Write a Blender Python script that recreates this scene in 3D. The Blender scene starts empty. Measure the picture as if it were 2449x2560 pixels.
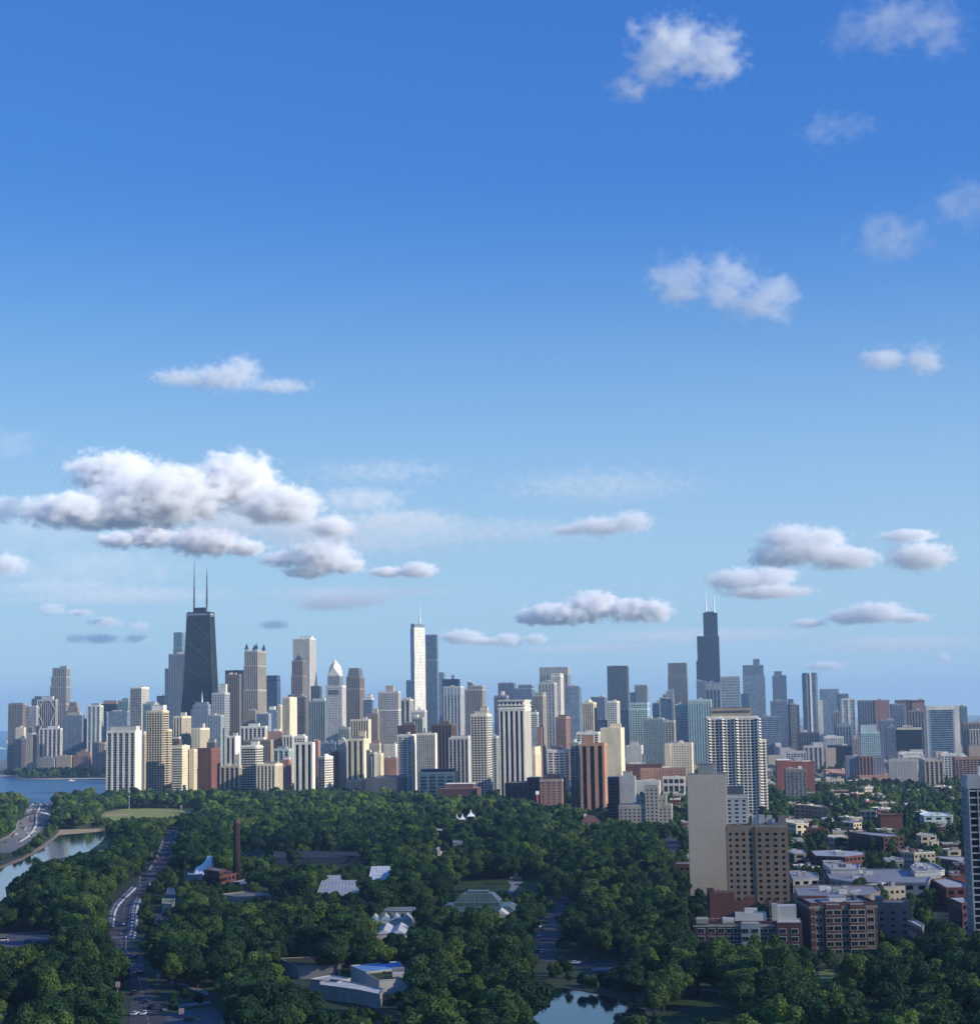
import bpy, math, random
import numpy as np
from mathutils import Vector, Matrix
sc = bpy.context.scene
C = sc.collection
R = random.Random(7)
# ---------------------------------------------------------------- camera
W0, H0 = 2449, 2560
PITCH, ROLL, F, CH = math.radians(6.494), math.radians(0.92), 4494.0, 109.0
cam = bpy.data.cameras.new('camera'); co = bpy.data.objects.new('camera', cam); C.objects.link(co)
cam.sensor_fit = 'HORIZONTAL'; cam.sensor_width = 36; cam.lens = 36*F/W0
cam.clip_start = 1; cam.clip_end = 200000
R0 = Matrix.Rotation(math.radians(90)+PITCH, 4, 'X') @ Matrix.Rotation(-ROLL, 4, 'Z')
co.matrix_world = Matrix.Translation((0, 0, CH)) @ R0
sc.camera = co
R3 = R0.to_3x3(); R3I = R3.inverted()
# ---------------------------------------------------------------- sky, sun, exposure
SUN_EL = math.radians(24); SUN_AZ = 283            # compass; the camera looks along +Y = 172.2
SA = math.radians(SUN_AZ-172.2)
SD = Vector((math.sin(SA)*math.cos(SUN_EL), math.cos(SA)*math.cos(SUN_EL), math.sin(SUN_EL)))
world = bpy.data.worlds.new('World'); sc.world = world; world.use_nodes = True
nt = world.node_tree; bg = nt.nodes['Background']
st = nt.nodes.new('ShaderNodeTexSky'); st.sky_type = 'NISHITA'; st.sun_disc = False
st.sun_elevation = SUN_EL; st.sun_rotation = SA
st.air_density = .55; st.dust_density = 0; st.ozone_density = 9; st.altitude = 0
hs = nt.nodes.new('ShaderNodeHueSaturation'); hs.inputs['Saturation'].default_value = 1.04
hs.inputs['Hue'].default_value = .5
nt.links.new(st.outputs[0], hs.inputs['Color'])
sr = nt.nodes.new('ShaderNodeSeparateColor'); cb0 = nt.nodes.new('ShaderNodeCombineColor'); nt.links.new(hs.outputs[0], sr.inputs[0])
for ch, (piv, gm) in enumerate(((.22, .98), (.77, .82), (2.65, .42))):      # the camera's gentler response to the bright blue horizon
    p1 = nt.nodes.new('ShaderNodeMath'); p1.operation = 'POWER'; p1.inputs[1].default_value = gm; nt.links.new(sr.outputs[ch], p1.inputs[0])
    p2 = nt.nodes.new('ShaderNodeMath'); p2.operation = 'MULTIPLY'; p2.inputs[1].default_value = piv**(1-gm)*(.98, 1.04, 1.0)[ch]; nt.links.new(p1.outputs[0], p2.inputs[0]); nt.links.new(p2.outputs[0], cb0.inputs[ch])

tg = nt.nodes.new('ShaderNodeTexCoord'); sz = nt.nodes.new('ShaderNodeSeparateXYZ'); nt.links.new(tg.outputs['Generated'], sz.inputs[0])
mz = nt.nodes.new('ShaderNodeMapRange'); mz.interpolation_type = 'SMOOTHSTEP'; mz.inputs[1].default_value = .30; mz.inputs[2].default_value = .02; mz.inputs[3].default_value = 0; mz.inputs[4].default_value = .85
nt.links.new(sz.outputs[2], mz.inputs[0]); mxs = nt.nodes.new('ShaderNodeMix'); mxs.data_type = 'RGBA'; nt.links.new(mz.outputs[0], mxs.inputs[0])
nt.links.new(cb0.outputs[0], mxs.inputs[6]); mxs.inputs[7].default_value = (1.85, 2.72, 3.4, 1); nt.links.new(mxs.outputs[2], bg.inputs[0])   # pale summer air low in the sky
bg.inputs[1].default_value = .15
sl = bpy.data.lights.new('sun', 'SUN'); sl.energy = 4.2; sl.angle = math.radians(.5); sl.color = (1, .93, .80)
so = bpy.data.objects.new('sun', sl); C.objects.link(so); so.rotation_euler = SD.to_track_quat('Z', 'Y').to_euler()
so.location = (600, 300, 900)
sc.view_settings.view_transform = 'Standard'; sc.view_settings.look = 'None'
sc.view_settings.exposure = 0.72; sc.view_settings.gamma = 1
sc.cycles.volume_bounces = 8; sc.cycles.volume_step_rate = .8; sc.cycles.volume_max_steps = 96
sc.cycles.max_bounces = 6; sc.cycles.diffuse_bounces = 2; sc.cycles.glossy_bounces = 2
sc.cycles.transmission_bounces = 2; sc.cycles.transparent_max_bounces = 6
sc.cycles.caustics_reflective = False; sc.cycles.caustics_refractive = False
# ---------------------------------------------------------------- photograph geometry -> world
def ray(x, y):
    return (R3 @ Vector(((x-W0/2)/F, -(y-H0/2)/F, -1))).normalized()
def P(x, y, D):                                    # point at horizontal range D on the sight line
    r = ray(x, y); return Vector((0, 0, CH)) + r*(D/math.hypot(r.x, r.y))
def G(x, y, z=0.0):                                # point where the sight line meets height z
    r = ray(x, y); return Vector((0, 0, CH)) + r*((z-CH)/r.z)
def px(p):                                         # world -> photograph pixel
    v = R3I @ (Vector(p)-Vector((0, 0, CH))); return (W0/2+F*v.x/-v.z, H0/2-F*v.y/-v.z)
def zA(X, Y): return (X/2.345, 1920+Y/2.345)
def zB(X, Y): return (800+X/2.345, 1920+Y/2.345)
def zC(X, Y): return (1649+X/2.345, 1920+Y/2.345)
GRID = 7.8                                         # the street grid's south lies 7.8 degrees right of +Y
# ---------------------------------------------------------------- materials
MATS = {}
COL = dict(white=(.76,.71,.61), cream=(.72,.62,.44), beige=(.50,.42,.31), tan=(.30,.215,.145), brown=(.15,.105,.085),
  brick=(.19,.085,.066), pink=(.36,.215,.17), red=(.30,.115,.085), grey=(.36,.35,.32), lgrey=(.54,.52,.47), dgrey=(.13,.14,.15),
  black=(.028,.03,.038), conc=(.44,.40,.33), bgrey=(.24,.28,.34), dbrick=(.12,.07,.065), taup=(.28,.235,.195), orange=(.42,.24,.15),
  navy=(.02,.035,.075), moss=(.085,.08,.035), roofg=(.30,.30,.30), roofl=(.46,.46,.45), roofd=(.07,.07,.075), sage=(.33,.38,.35),mint=(.5,.62,.6))
GLS = dict(gd=(.02,.026,.034), gb=(.04,.075,.13), gt=(.05,.12,.13), gg=(.04,.065,.058), gl=(.13,.18,.23), gk=(.008,.01,.014), gp=(.09,.08,.09))
def newmat(key):
    m = bpy.data.materials.new(key); m.use_nodes = True; MATS[key] = m
    return m, m.node_tree, m.node_tree.nodes['Principled BSDF']
def wall(c, rough=.85):
    key = 'wall_'+(c if isinstance(c, str) else '%.2f_%.2f_%.2f' % tuple(c))
    if key in MATS: return MATS[key]
    col = COL[c] if isinstance(c, str) else c
    m, n, b = newmat(key); b.inputs['Roughness'].default_value = .95; b.inputs['Specular IOR Level'].default_value = .12
    tc = n.nodes.new('ShaderNodeTexCoord'); mp = n.nodes.new('ShaderNodeMapping'); mp.inputs['Scale'].default_value = (1, 1, .3)
    no = n.nodes.new('ShaderNodeTexNoise'); no.inputs['Scale'].default_value = .12; no.inputs['Detail'].default_value = 6; no.inputs['Roughness'].default_value = .65
    n.links.new(tc.outputs['Object'], mp.inputs[0]); n.links.new(mp.outputs[0], no.inputs['Vector'])
    mr = n.nodes.new('ShaderNodeMapRange'); mr.inputs[1].default_value = .3; mr.inputs[2].default_value = .7
    mr.inputs[3].default_value = .74; mr.inputs[4].default_value = 1.12; n.links.new(no.outputs[0], mr.inputs[0])
    oi = n.nodes.new('ShaderNodeObjectInfo'); m2 = n.nodes.new('ShaderNodeMapRange'); m2.inputs[3].default_value = .9; m2.inputs[4].default_value = 1.08
    n.links.new(oi.outputs['Random'], m2.inputs[0]); mu = n.nodes.new('ShaderNodeMath'); mu.operation = 'MULTIPLY'
    n.links.new(mr.outputs[0], mu.inputs[0]); n.links.new(m2.outputs[0], mu.inputs[1])
    vm = n.nodes.new('ShaderNodeVectorMath'); vm.operation = 'SCALE'; vm.inputs[0].default_value = col
    n.links.new(mu.outputs[0], vm.inputs['Scale']); n.links.new(vm.outputs[0], b.inputs['Base Color'])
    return m
def panel():
    if 'panel' in MATS: return MATS['panel']
    m, n, b = newmat('panel'); b.inputs['Roughness'].default_value = .8
    tc = n.nodes.new('ShaderNodeTexCoord'); sp = n.nodes.new('ShaderNodeSeparateXYZ'); cb = n.nodes.new('ShaderNodeCombineXYZ')
    ad = n.nodes.new('ShaderNodeMath'); n.links.new(tc.outputs['Object'], sp.inputs[0])
    n.links.new(sp.outputs[0], ad.inputs[0]); n.links.new(sp.outputs[1], ad.inputs[1])
    n.links.new(ad.outputs[0], cb.inputs[0]); n.links.new(sp.outputs[2], cb.inputs[1])
    br = n.nodes.new('ShaderNodeTexBrick'); br.offset = 0; br.inputs['Scale'].default_value = 1
    br.inputs['Brick Width'].default_value = 1.6; br.inputs['Row Height'].default_value = 5.6; br.inputs['Mortar Size'].default_value = .07
    br.inputs['Color1'].default_value = (.74,.60,.42,1); br.inputs['Color2'].default_value = (.69,.56,.39,1); br.inputs['Mortar'].default_value = (.50,.42,.31,1)
    n.links.new(cb.outputs[0], br.inputs['Vector']); n.links.new(br.outputs[0], b.inputs['Base Color'])
    return m
def glass(g, bw=3.0, fh=3.2, lit=.10):
    key = 'glass_%s_%.1f_%.1f' % (g, bw, fh)
    if key in MATS: return MATS[key]
    m, n, b = newmat(key); L = n.links.new
    b.inputs['Roughness'].default_value = .13; b.inputs['IOR'].default_value = 1.6; b.inputs['Metallic'].default_value = .0
    b.inputs['Specular IOR Level'].default_value = .12 if g == 'gk' else .5
    tc = n.nodes.new('ShaderNodeTexCoord'); dv = n.nodes.new('ShaderNodeVectorMath'); dv.operation = 'DIVIDE'; dv.inputs[1].default_value = (bw/2, bw/2, fh)
    fl = n.nodes.new('ShaderNodeVectorMath'); fl.operation = 'FLOOR'; L(tc.outputs['Object'], dv.inputs[0]); L(dv.outputs[0], fl.inputs[0])
    wn = n.nodes.new('ShaderNodeTexWhiteNoise'); L(fl.outputs[0], wn.inputs[0])
    rp = n.nodes.new('ShaderNodeValToRGB'); c = GLS[g]
    e = rp.color_ramp.elements; e[0].position = 0; e[0].color = tuple(v*.6 for v in c)+(1,); e[1].position = .62; e[1].color = tuple(v*1.3 for v in c)+(1,)
    k = e.new(1-lit); k.color = tuple(v*1.6+.02 for v in c)+(1,); k = e.new(1.0); k.color = tuple(v*1.5+(.03 if g == 'gk' else .10) for v in c)+(1,)
    L(wn.outputs[0], rp.inputs[0]); L(rp.outputs[0], b.inputs['Base Color'])
    return m
def plain(key, col, rough=.7, metal=0, spec=.15):
    if key in MATS: return MATS[key]
    m, n, b = newmat(key); b.inputs['Base Color'].default_value = tuple(col)+(1,); b.inputs['Roughness'].default_value = rough
    b.inputs['Metallic'].default_value = metal; b.inputs['Specular IOR Level'].default_value = spec
    no = n.nodes.new('ShaderNodeTexNoise'); no.inputs['Scale'].default_value = .4; no.inputs['Detail'].default_value = 5
    tc = n.nodes.new('ShaderNodeTexCoord'); n.links.new(tc.outputs['Object'], no.inputs['Vector'])
    mr = n.nodes.new('ShaderNodeMapRange'); mr.inputs[1].default_value = .3; mr.inputs[2].default_value = .7
    mr.inputs[3].default_value = .8; mr.inputs[4].default_value = 1.15; n.links.new(no.outputs[0], mr.inputs[0])
    vm = n.nodes.new('ShaderNodeVectorMath'); vm.operation = 'SCALE'; vm.inputs[0].default_value = col
    n.links.new(mr.outputs[0], vm.inputs['Scale']); n.links.new(vm.outputs[0], b.inputs['Base Color'])
    return m
# ---------------------------------------------------------------- object helpers
def link(o, parent=None):
    C.objects.link(o)
    if parent is not None: o.parent = parent
    return o
def thing(name, label, cat, loc=(0, 0, 0), rz=0, group=None, kind=None):
    o = link(bpy.data.objects.new(name, None)); o.location = loc; o.rotation_euler = (0, 0, rz); o.empty_display_size = 2
    return tag(o, label, cat, group, kind)
def tag(o, label=None, cat=None, group=None, kind=None):
    if label: o['label'] = label
    if cat: o['category'] = cat
    if group: o['group'] = group
    if kind: o['kind'] = kind
    return o
class MB:
    """collects vertices and faces; build() links them as one mesh object"""
    Q = np.array([(0,2,3,1), (4,5,7,6), (0,1,5,4), (2,6,7,3), (0,4,6,2), (1,3,7,5)])
    def __init__(s): s.v = []; s.f = []; s.b = []
    def box(s, x0, x1, y0, y1, z0, z1):
        if x1 > x0 and y1 > y0 and z1 > z0: s.b.append((x0, x1, y0, y1, z0, z1))
        return s
    def poly(s, pts, faces):
        k = len(s.v); s.v += [tuple(p) for p in pts]; s.f += [tuple(i+k for i in f) for f in faces]; return s
    def prism(s, pts, z0, z1, top=None):            # footprint pts (x,y); optional other outline on top
        n = len(pts); t = top or pts
        return s.poly([(p[0], p[1], z0) for p in pts]+[(p[0], p[1], z1) for p in t],
                      [tuple(range(n))[::-1], tuple(range(n, 2*n))]+[(i, (i+1) % n, n+(i+1) % n, n+i) for i in range(n)])
    def cyl(s, x, y, z0, z1, r0, r1=None, n=10):
        r1 = r0 if r1 is None else r1; a = [2*math.pi*i/n for i in range(n)]
        return s.prism([(x+r0*math.cos(t), y+r0*math.sin(t)) for t in a], z0, z1, [(x+r1*math.cos(t), y+r1*math.sin(t)) for t in a])
    def tube(s, p, q, r, n=6, r1=None):
        p, q = Vector(p), Vector(q); d = (q-p).normalized(); r1 = r if r1 is None else r1
        u = d.orthogonal().normalized(); w = d.cross(u)
        ring = lambda c, rr: [c+(u*math.cos(2*math.pi*i/n)+w*math.sin(2*math.pi*i/n))*rr for i in range(n)]
        return s.poly(ring(p, r)+ring(q, r1), [tuple(range(n))[::-1], tuple(range(n, 2*n))]+[(i, (i+1) % n, n+(i+1) % n, n+i) for i in range(n)])
    def build(s, name, mat, parent=None, smooth=False):
        me = bpy.data.meshes.new(name); v = list(s.v); f = list(s.f)
        if s.b:
            a = np.array(s.b, float); k = len(a)
            V = np.stack([a[:, [0, 1][i & 1]*1][:, None] for i in range(8)], 1)[:, :, 0]
            X = np.stack([a[:, (i & 1)] for i in range(8)], 1); Y = np.stack([a[:, 2+((i >> 1) & 1)] for i in range(8)], 1); Z = np.stack([a[:, 4+((i >> 2) & 1)] for i in range(8)], 1)
            bv = np.stack([X, Y, Z], 2).reshape(-1, 3); bf = (np.arange(k)[:, None, None]*8+s.Q[None]).reshape(-1, 4)
            if not v:
                me.vertices.add(len(bv)); me.vertices.foreach_set('co', bv.ravel()); me.loops.add(bf.size); me.loops.foreach_set('vertex_index', bf.ravel())
                me.polygons.add(len(bf)); me.polygons.foreach_set('loop_start', np.arange(len(bf))*4); me.update(calc_edges=True)
            else:
                n0 = len(v); v += [tuple(p) for p in bv]; f += [tuple(int(i)+n0 for i in q) for q in bf]; me.from_pydata(v, [], f)
        else: me.from_pydata(v, [], f)
        me.validate()
        if mat is not None: me.materials.append(mat)
        me.polygons.foreach_set('use_smooth', [bool(smooth)]*len(me.polygons))
        return link(bpy.data.objects.new(name, me), parent)
KEEP = []                                          # (polygon in photo pixels, range): no tree may stand in front of it
def keep_rect(x0, y0, x1, y1, D): KEEP.append(([(x0, y0), (x1, y0), (x1, y1), (x0, y1)], D))
FOOT = []                                          # footprints of buildings (x, y, radius)
# ---------------------------------------------------------------- towers
# facade codes: G grid, V piers, H ribbons, B blank, C curtain wall, L balconies, P punched masonry, J jointed panels
ST = dict(G=(.24,.30,.45,.40), V=(.34,.15,.7,.12), H=(0,.42,0,.4), B=(1,1,.3,.3), C=(.07,.12,.12,.10), L=(.10,.30,.25,1.3), P=(.55,.52,.4,.38), J=(1,1,.3,.3), T=(.12,.22,.5,.3), N=(.45,.0,.8,0), W=(.62,.62,.3,.28), S=(0,.82,0,.3))
def facade(mb, code, axis, u0, u1, at, sgn, z0, z1, fh):
    """piers and floor bands on one face: axis 'x' = face running along x at y=at, outward sgn"""
    st, bw = code[0], float(code[1:] or 4)
    pf, bf, pd, bd = ST[st]
    def bx(a, b, dep, lo, hi):
        lo_, hi_ = (at, at+sgn*dep) if sgn > 0 else (at+sgn*dep, at)
        if sgn > 0: lo_ -= .25
        else: hi_ += .25
        if axis == 'x': mb.box(a, b, lo_, hi_, lo, hi)
        else: mb.box(lo_, hi_, a, b, lo, hi)
    if st in 'BJ': bx(u0, u1, .3, z0, z1); return
    n = max(1, round((u1-u0)/bw)); s = (u1-u0)/n
    if pf > 0:
        for i in range(n+1):
            c = u0+i*s; hw = s*pf/2
            if i == 0: bx(u0, u0+hw+.3, pd, z0, z1)
            elif i == n: bx(u1-hw-.3, u1, pd, z0, z1)
            else: bx(c-hw, c+hw, pd, z0, z1)
    if bf > 0:
        k = max(1, round((z1-z0)/fh)); h = (z1-z0)/k
        for j in range(k):
            bx(u0+.02, u1-.02, bd, z0+j*h, z0+j*h+h*bf)
    bx(u0+.01, u1-.01, max(bd, pd)+.05, z1-min(2.2, fh*.6), z1+.02)
def block(root, w, d, z0, z1, cx, cy, fr, sd, wc, gc, fh, names=('facade', 'glazing')):
    x0, x1, y0, y1 = cx-w/2, cx+w/2, cy-d/2, cy+d/2
    bwn = float(fr[1:] or 4)
    if not (fr[0] in 'BJ' and sd[0] in 'BJ'):
        g = MB().box(x0, x1, y0, y1, z0, z1-.05); g.build(names[1], glass(gc, bwn, fh), root)
    mb = MB()
    facade(mb, fr, 'x', x0, x1, y0, -1, z0, z1, fh); facade(mb, fr, 'x', x0, x1, y1, 1, z0, z1, fh)
    facade(mb, sd, 'y', y0+.01, y1-.01, x0, -1, z0, z1, fh); facade(mb, sd, 'y', y0+.01, y1-.01, x1, 1, z0, z1, fh)
    if fr[0] in 'BJ' and sd[0] in 'BJ': mb.box(x0+.01, x1-.01, y0+.01, y1-.01, z0, z1-.1)
    mb.build(names[0], panel() if fr[0] == 'J' else wall(wc), root)
NB = [0]
def tower(name, label, D, x0, xm, x1, yt, fr, sd, wc, gc='gd', **o):
    NB[0] += 1
    yb = o.get('yb')
    if D and x1 < 275 and 3450 < D < 4000: D *= 1.085
    if D is None: g = G((x0+x1)/2, yb); D = math.hypot(g.x, g.y)
    A = GRID+o.get('rot', 0); fh = o.get('fh', 3.3)
    c = P((x0+x1)/2, yt, D); b = math.degrees(math.atan2(c.x, c.y)); ph = math.radians(A-b)
    sf = abs(math.sin(ph)); cf = math.cos(ph)
    m = D/F/math.cos(math.radians(b))*1.0
    m = (P(x1, yt, D)-P(x0, yt, D)).length/(x1-x0)
    T = (x1-x0)*m
    if xm is not None:
        sidepx = (x1-xm) if ph > 0 else (xm-x0)
        d = sidepx*m/max(sf, .03); d = min(max(d, o.get('dmin', 12)), o.get('dmax', 75))
        w = (T-d*sf)/cf
        if w < 6: w = 6
    else:
        r = o.get('dr', .7); w = T/(cf+r*sf); d = min(max(r*w, 10), 60); w = (T-d*sf)/cf
    h = c.z
    if h < 4: h = 4
    ar = math.radians(A); ex = Vector((math.cos(ar), -math.sin(ar), 0)); sy = Vector((math.sin(ar), math.cos(ar), 0))
    # near corner: right end of the front when ph>0, else the left end
    if ph > 0: fl = P(x0, yt, D+ (d*.0)); fl.z = 0; cen = fl+ex*(w/2)+sy*(d/2)
    else: fl = P(x1, yt, D); fl.z = 0; cen = fl-ex*(w/2)+sy*(d/2)
    # recentre so that the silhouette spans x0..x1
    hh = h
    for _ in range(2):
        xs = [px((cen+ex*(i*w/2)+sy*(j*d/2))+Vector((0, 0, hh)))[0] for i in (-1, 1) for j in (-1, 1)]
        sh = ((x0+x1)/2-(min(xs)+max(xs))/2)*m; cen = cen+Vector((sh, 0, 0))
    root = thing(name, label, o.get('cat', 'building'), cen, -ar, o.get('group'))
    FOOT.append((cen.x, cen.y, max(w, d)*.55))
    def lx(xp, y=None):                             # photo x -> local x on the front plane
        r = ray(xp, yt if y is None else y); q = cen-sy*(d/2)
        # point t*r on plane (p-q).sy=0
        t = q.dot(sy)/(r.x*sy.x+r.y*sy.y); p = Vector((r.x*t, r.y*t, 0)); return (p-cen).dot(ex)
    dfr = (cen-sy*(d/2)).length
    zof = lambda y, xx=(x0+x1)/2: P(xx, y, dfr).z
    block(root, w, d, 0, h, 0, 0, fr, sd, wc, gc, fh)
    # roof
    pr = o.get('par', 1.0); rc = o.get('roof', 'roofg' if D > 1500 else 'roofl')
    rf = MB().box(-w/2+.4, w/2-.4, -d/2+.4, d/2-.4, h-.04, h+.25); rf.build('roof', wall(rc), root)
    pm = MB(); t_ = .45
    for a in ((-w/2, w/2, -d/2, -d/2+t_), (-w/2, w/2, d/2-t_, d/2), (-w/2, -w/2+t_, -d/2+t_, d/2-t_), (w/2-t_, w/2, -d/2+t_, d/2-t_)):
        pm.box(a[0], a[1], a[2], a[3], h+.03, h+.03+pr)
    pm.build('parapet', wall(wc), root)
    if o.get('band'):                                # a darker or lighter band under the roof
        bb = MB().box(-w/2-.6, w/2+.6, -d/2-.6, d/2+.6, h-o['band'][0], h-o['band'][0]*.1); bb.build('top_band', wall(o['band'][1]), root)
    info = dict(root=root, w=w, d=d, h=h, lx=lx, z=zof, D=dfr, fh=fh, m=m, cen=cen, ex=ex, sy=sy)
    for q in o.get('w', ()):                         # wings from the ground: x0,x1,ytop,dy
        a, b2, zt = lx(q[0]), lx(q[1]), max(zof(q[2]), 3); dy = q[3] if len(q) > 3 else -3; dd = d*.8
        block(root, b2-a, dd, 0, zt, (a+b2)/2, -d/2+dy+dd/2, q[4] if len(q) > 4 else fr, sd, q[5] if len(q) > 5 else wc, gc, fh, ('wing', 'wing_glazing'))
        MB().box(a+.3, b2-.3, -d/2+dy+.3, -d/2+dy+dd-.3, zt-.04, zt+.5).build('wing_roof', wall(rc), root)
    zp, wp, dp, cxp = h, w, d, 0
    for q in o.get('t', ()):                         # setback tiers upward: x0,x1,ytop[,style,colour]
        a, b2, zt = lx(q[0]), lx(q[1]), zof(q[2])
        k = min(1, (b2-a)/w); dd = min(d*max(k, .45), dp-1.2)
        a, b2 = max(a, cxp-wp/2+.35), min(b2, cxp+wp/2-.35)
        block(root, b2-a, dd, zp, zt, (a+b2)/2, 0, q[3] if len(q) > 3 else fr, q[3] if len(q) > 3 else sd, q[4] if len(q) > 4 else wc, q[5] if len(q) > 5 else gc, fh, ('setback', 'setback_glazing'))
        MB().box(a+.2, b2-.2, -dd/2+.2, dd/2-.2, zt-.04, zt+.5).build('setback_roof', wall(rc), root)
        zp, wp, dp, cxp = zt, b2-a, dd, (a+b2)/2
        info['top'] = (a, b2, dd, zt)
    for q in o.get('p', ()):                         # penthouses on the main roof
        a, b2, zt = lx(q[0]), lx(q[1]), max(zof(q[2]), h+2)
        a, b2 = max(a, -w/2+.6), min(b2, w/2-.6); dd = min(d*.6, max(6, (b2-a)*.8)); off = (-d/2+1.2+dd/2) if len(q) > 4 else 0
        MB().box(a, b2, -dd/2+off, dd/2+off, h+.1, zt).build('penthouse', wall(q[3] if len(q) > 3 else wc), root)
        MB().box(a-.25, b2+.25, -dd/2-.25+off, dd/2+.25+off, zt+.002, zt+.4).build('penthouse_roof', wall(rc), root)
    if not o.get('p') and not o.get('t') and not o.get('bare'):
        for i in range(R.choice((1, 2, 2, 3))):
            ww = R.uniform(.1, .28)*w; dd = R.uniform(.2, .4)*d; cx = R.uniform(-.3, .3)*w; cy = R.uniform(-.2, .2)*d
            MB().box(cx-ww/2, cx+ww/2, cy-dd/2, cy+dd/2, h+.1, h+R.uniform(1.8, min(5, 2+.05*h))).build('rooftop_unit', wall(R.choice(('lgrey', 'grey', 'white'))), root)
    if yb: keep_rect(x0, yt-6, x1, yb, D)
    elif D < 3000 and o.get('kb'): keep_rect(x0, yt, x1, o['kb'], D)
    return info
def spire(info, xp, ytop, yb_, r=.8, mat=None, name='spire', z0=None, yl=0):
    a = info['lx'](xp); zt = P(xp, ytop, info['D']).z; zb = z0 if z0 is not None else P(xp, yb_, info['D']).z
    m = MB(); m.cyl(a, yl, zb, zb+(zt-zb)*.35, r, r*.8, 8); m.cyl(a, yl, zb+(zt-zb)*.35, zb+(zt-zb)*.7, r*.62, r*.5, 8); m.cyl(a, yl, zb+(zt-zb)*.7, zt, r*.35, r*.12, 6)
    return m.build(name, mat or plain('white_steel', (.75, .75, .75), .4), info['root'])
def frustum(info, a, b2, dd, z0, z1, k, mat, name, cy=0):
    cx = (a+b2)/2; hw = (b2-a)/2
    m = MB().prism([(cx-hw, cy-dd/2), (cx+hw, cy-dd/2), (cx+hw, cy+dd/2), (cx-hw, cy+dd/2)], z0, z1,
                   [(cx-hw*k, cy-dd/2*k), (cx+hw*k, cy-dd/2*k), (cx+hw*k, cy+dd/2*k), (cx-hw*k, cy+dd/2*k)])
    return m.build(name, mat, info['root'])
T = tower
# ================================================================ far skyline, left to right
T('apartment_tower', 'broad grey-tan slab tower nearest the lake at the far left', 3950, 21, 57, 64, 1760, 'G4', 'G5', 'taup', p=((24,60,1758),))
T('office_tower', 'plain pale grey slab between the lakefront slab and the cross-braced tower', 4300, 64, 93, 96, 1766, 'T3', 'T3', 'lgrey', 'gl')
T('office_tower', 'dark tower with a stepped top peeping out behind the cross-braced tower', 4700, 79, 104, 107, 1748, 'C3', 'C3', 'dgrey', 'gb', t=((86,106,1741),))
bx = T('apartment_tower', 'concrete tower with white X-braces on its grey faces', 4350, 94, 141, 145, 1750, 'N5', 'N5', 'grey', 'gd', p=((107,131,1741,'lgrey'),))
stp = T('apartment_tower', 'tall grey stone tower with stepped shoulders, leftmost of the very tall ones', 4500, 124, 165, 176, 1760, 'V5', 'V5', 'grey', 'gd', bare=1,
  t=((125,173,1717),(127,172.5,1692),(130,168.5,1670),(147,168,1665.5,'G4')))
T('apartment_tower', 'low castle-topped stone tower right beside the tall stepped tower', 4400, 163, 194, 199, 1778, 'P4', 'P4', 'taup', t=((170,197,1768),(172,190,1756)))
T('office_tower', 'blue-grey gridded block in front of the tall stepped tower', 4100, 157, 205, 211, 1789, 'G3', 'G4', 'bgrey', 'gb', p=((165,198,1781,'beige'),))
T('apartment_tower', 'narrow beige slab left of the white-framed glass tower by the lake', 4150, 209, 224, 227, 1798, 'V4', 'B', 'conc')
T('apartment_tower', 'white-framed glass tower with square penthouse, behind the blue lakefront slabs', 4000, 218, 250, 258, 1765, 'V9', 'V7', 'white', 'gt', p=((227,246,1759,'sage'),))
T('office_tower', 'smooth blue-grey slab in front of the white-framed glass tower', 3800, 226, 262, 271, 1783, 'C4', 'C4', 'bgrey', 'gl', p=((250,270,1779),))
T('office_tower', 'dark glass tower with a pink brick crown in the left skyline', 4250, 253, 290, 296, 1761, 'C3', 'C3', 'navy', 'gk', p=((257,290,1752,'pink'),))
T('office_tower', 'greenish glass tower left of the bright white-piered tower', 4150, 295, 320, 329, 1752, 'C4', 'G4', 'sage', 'gt', t=((305,327,1746),))
T('office_tower', 'wide pale slab with thin window bands behind the big striped lakeside block', 3750, 271, 318, 325, 1779, 'H', 'C4', 'bgrey', 'gl')
T('apartment_tower', 'slim tower, dark on its left half and bright white piers on its right', 3650, 326, 342, 372, 1719, 'C4', 'V8', 'white', 'gd', p=((342,366,1716,'white'),), dmax=45)
T('office_tower', 'teal glass block just right of the bright white-piered slim tower', 3500, 357, 385, 398, 1760, 'C4', 'C3', 'sage', 'gt', p=((362,384,1755),))
# left front row on the shore
T('apartment_tower', 'white-finned slab with tall dark window strips above the beach', 3900, 98, 152, 158, 1822, 'V10', 'V8', 'white', 'gk', p=((118,144,1815,'white'),), fh=3.1)
T('apartment_block', 'small cream blank block low at the far left shore', 3850, 39, 61, 65, 1820, 'B', 'W5', 'cream')
T('apartment_block', 'brown brick block at the far left shore below the cream one', 3750, 36, 66, 71, 1849, 'P4', 'P4', 'taup')
T('apartment_tower', 'narrow stone tower with a round-roofed top at the left shore', 3720, 67, 82, 86, 1834, 'P4', 'P4', 'conc', t=((70,84,1820,'B','dgrey'),))
T('apartment_tower', 'narrow dark tower with curved balconies beside the white-finned slab', 3690, 82, 94, 98, 1837, 'L4', 'L4', 'dgrey', 'gk')
T('apartment_block', 'grey stone lakefront block behind the beach trees, left of the beige one', 3700, 99, 136, 141, 1895, 'P4', 'P4', 'grey', p=((108,128,1891),))
T('apartment_block', 'beige stone lakefront block behind the beach, third in its row', 3690, 141, 178, 183, 1890, 'P4', 'P4', 'beige')
bk = T('apartment_block', 'wide pink-red brick block with a stepped roof tower behind the beach', 3680, 183, 226, 232, 1890, 'P4', 'P4', 'pink', p=((190,224,1880,'pink'),(201,213,1874,'pink')))
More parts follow.
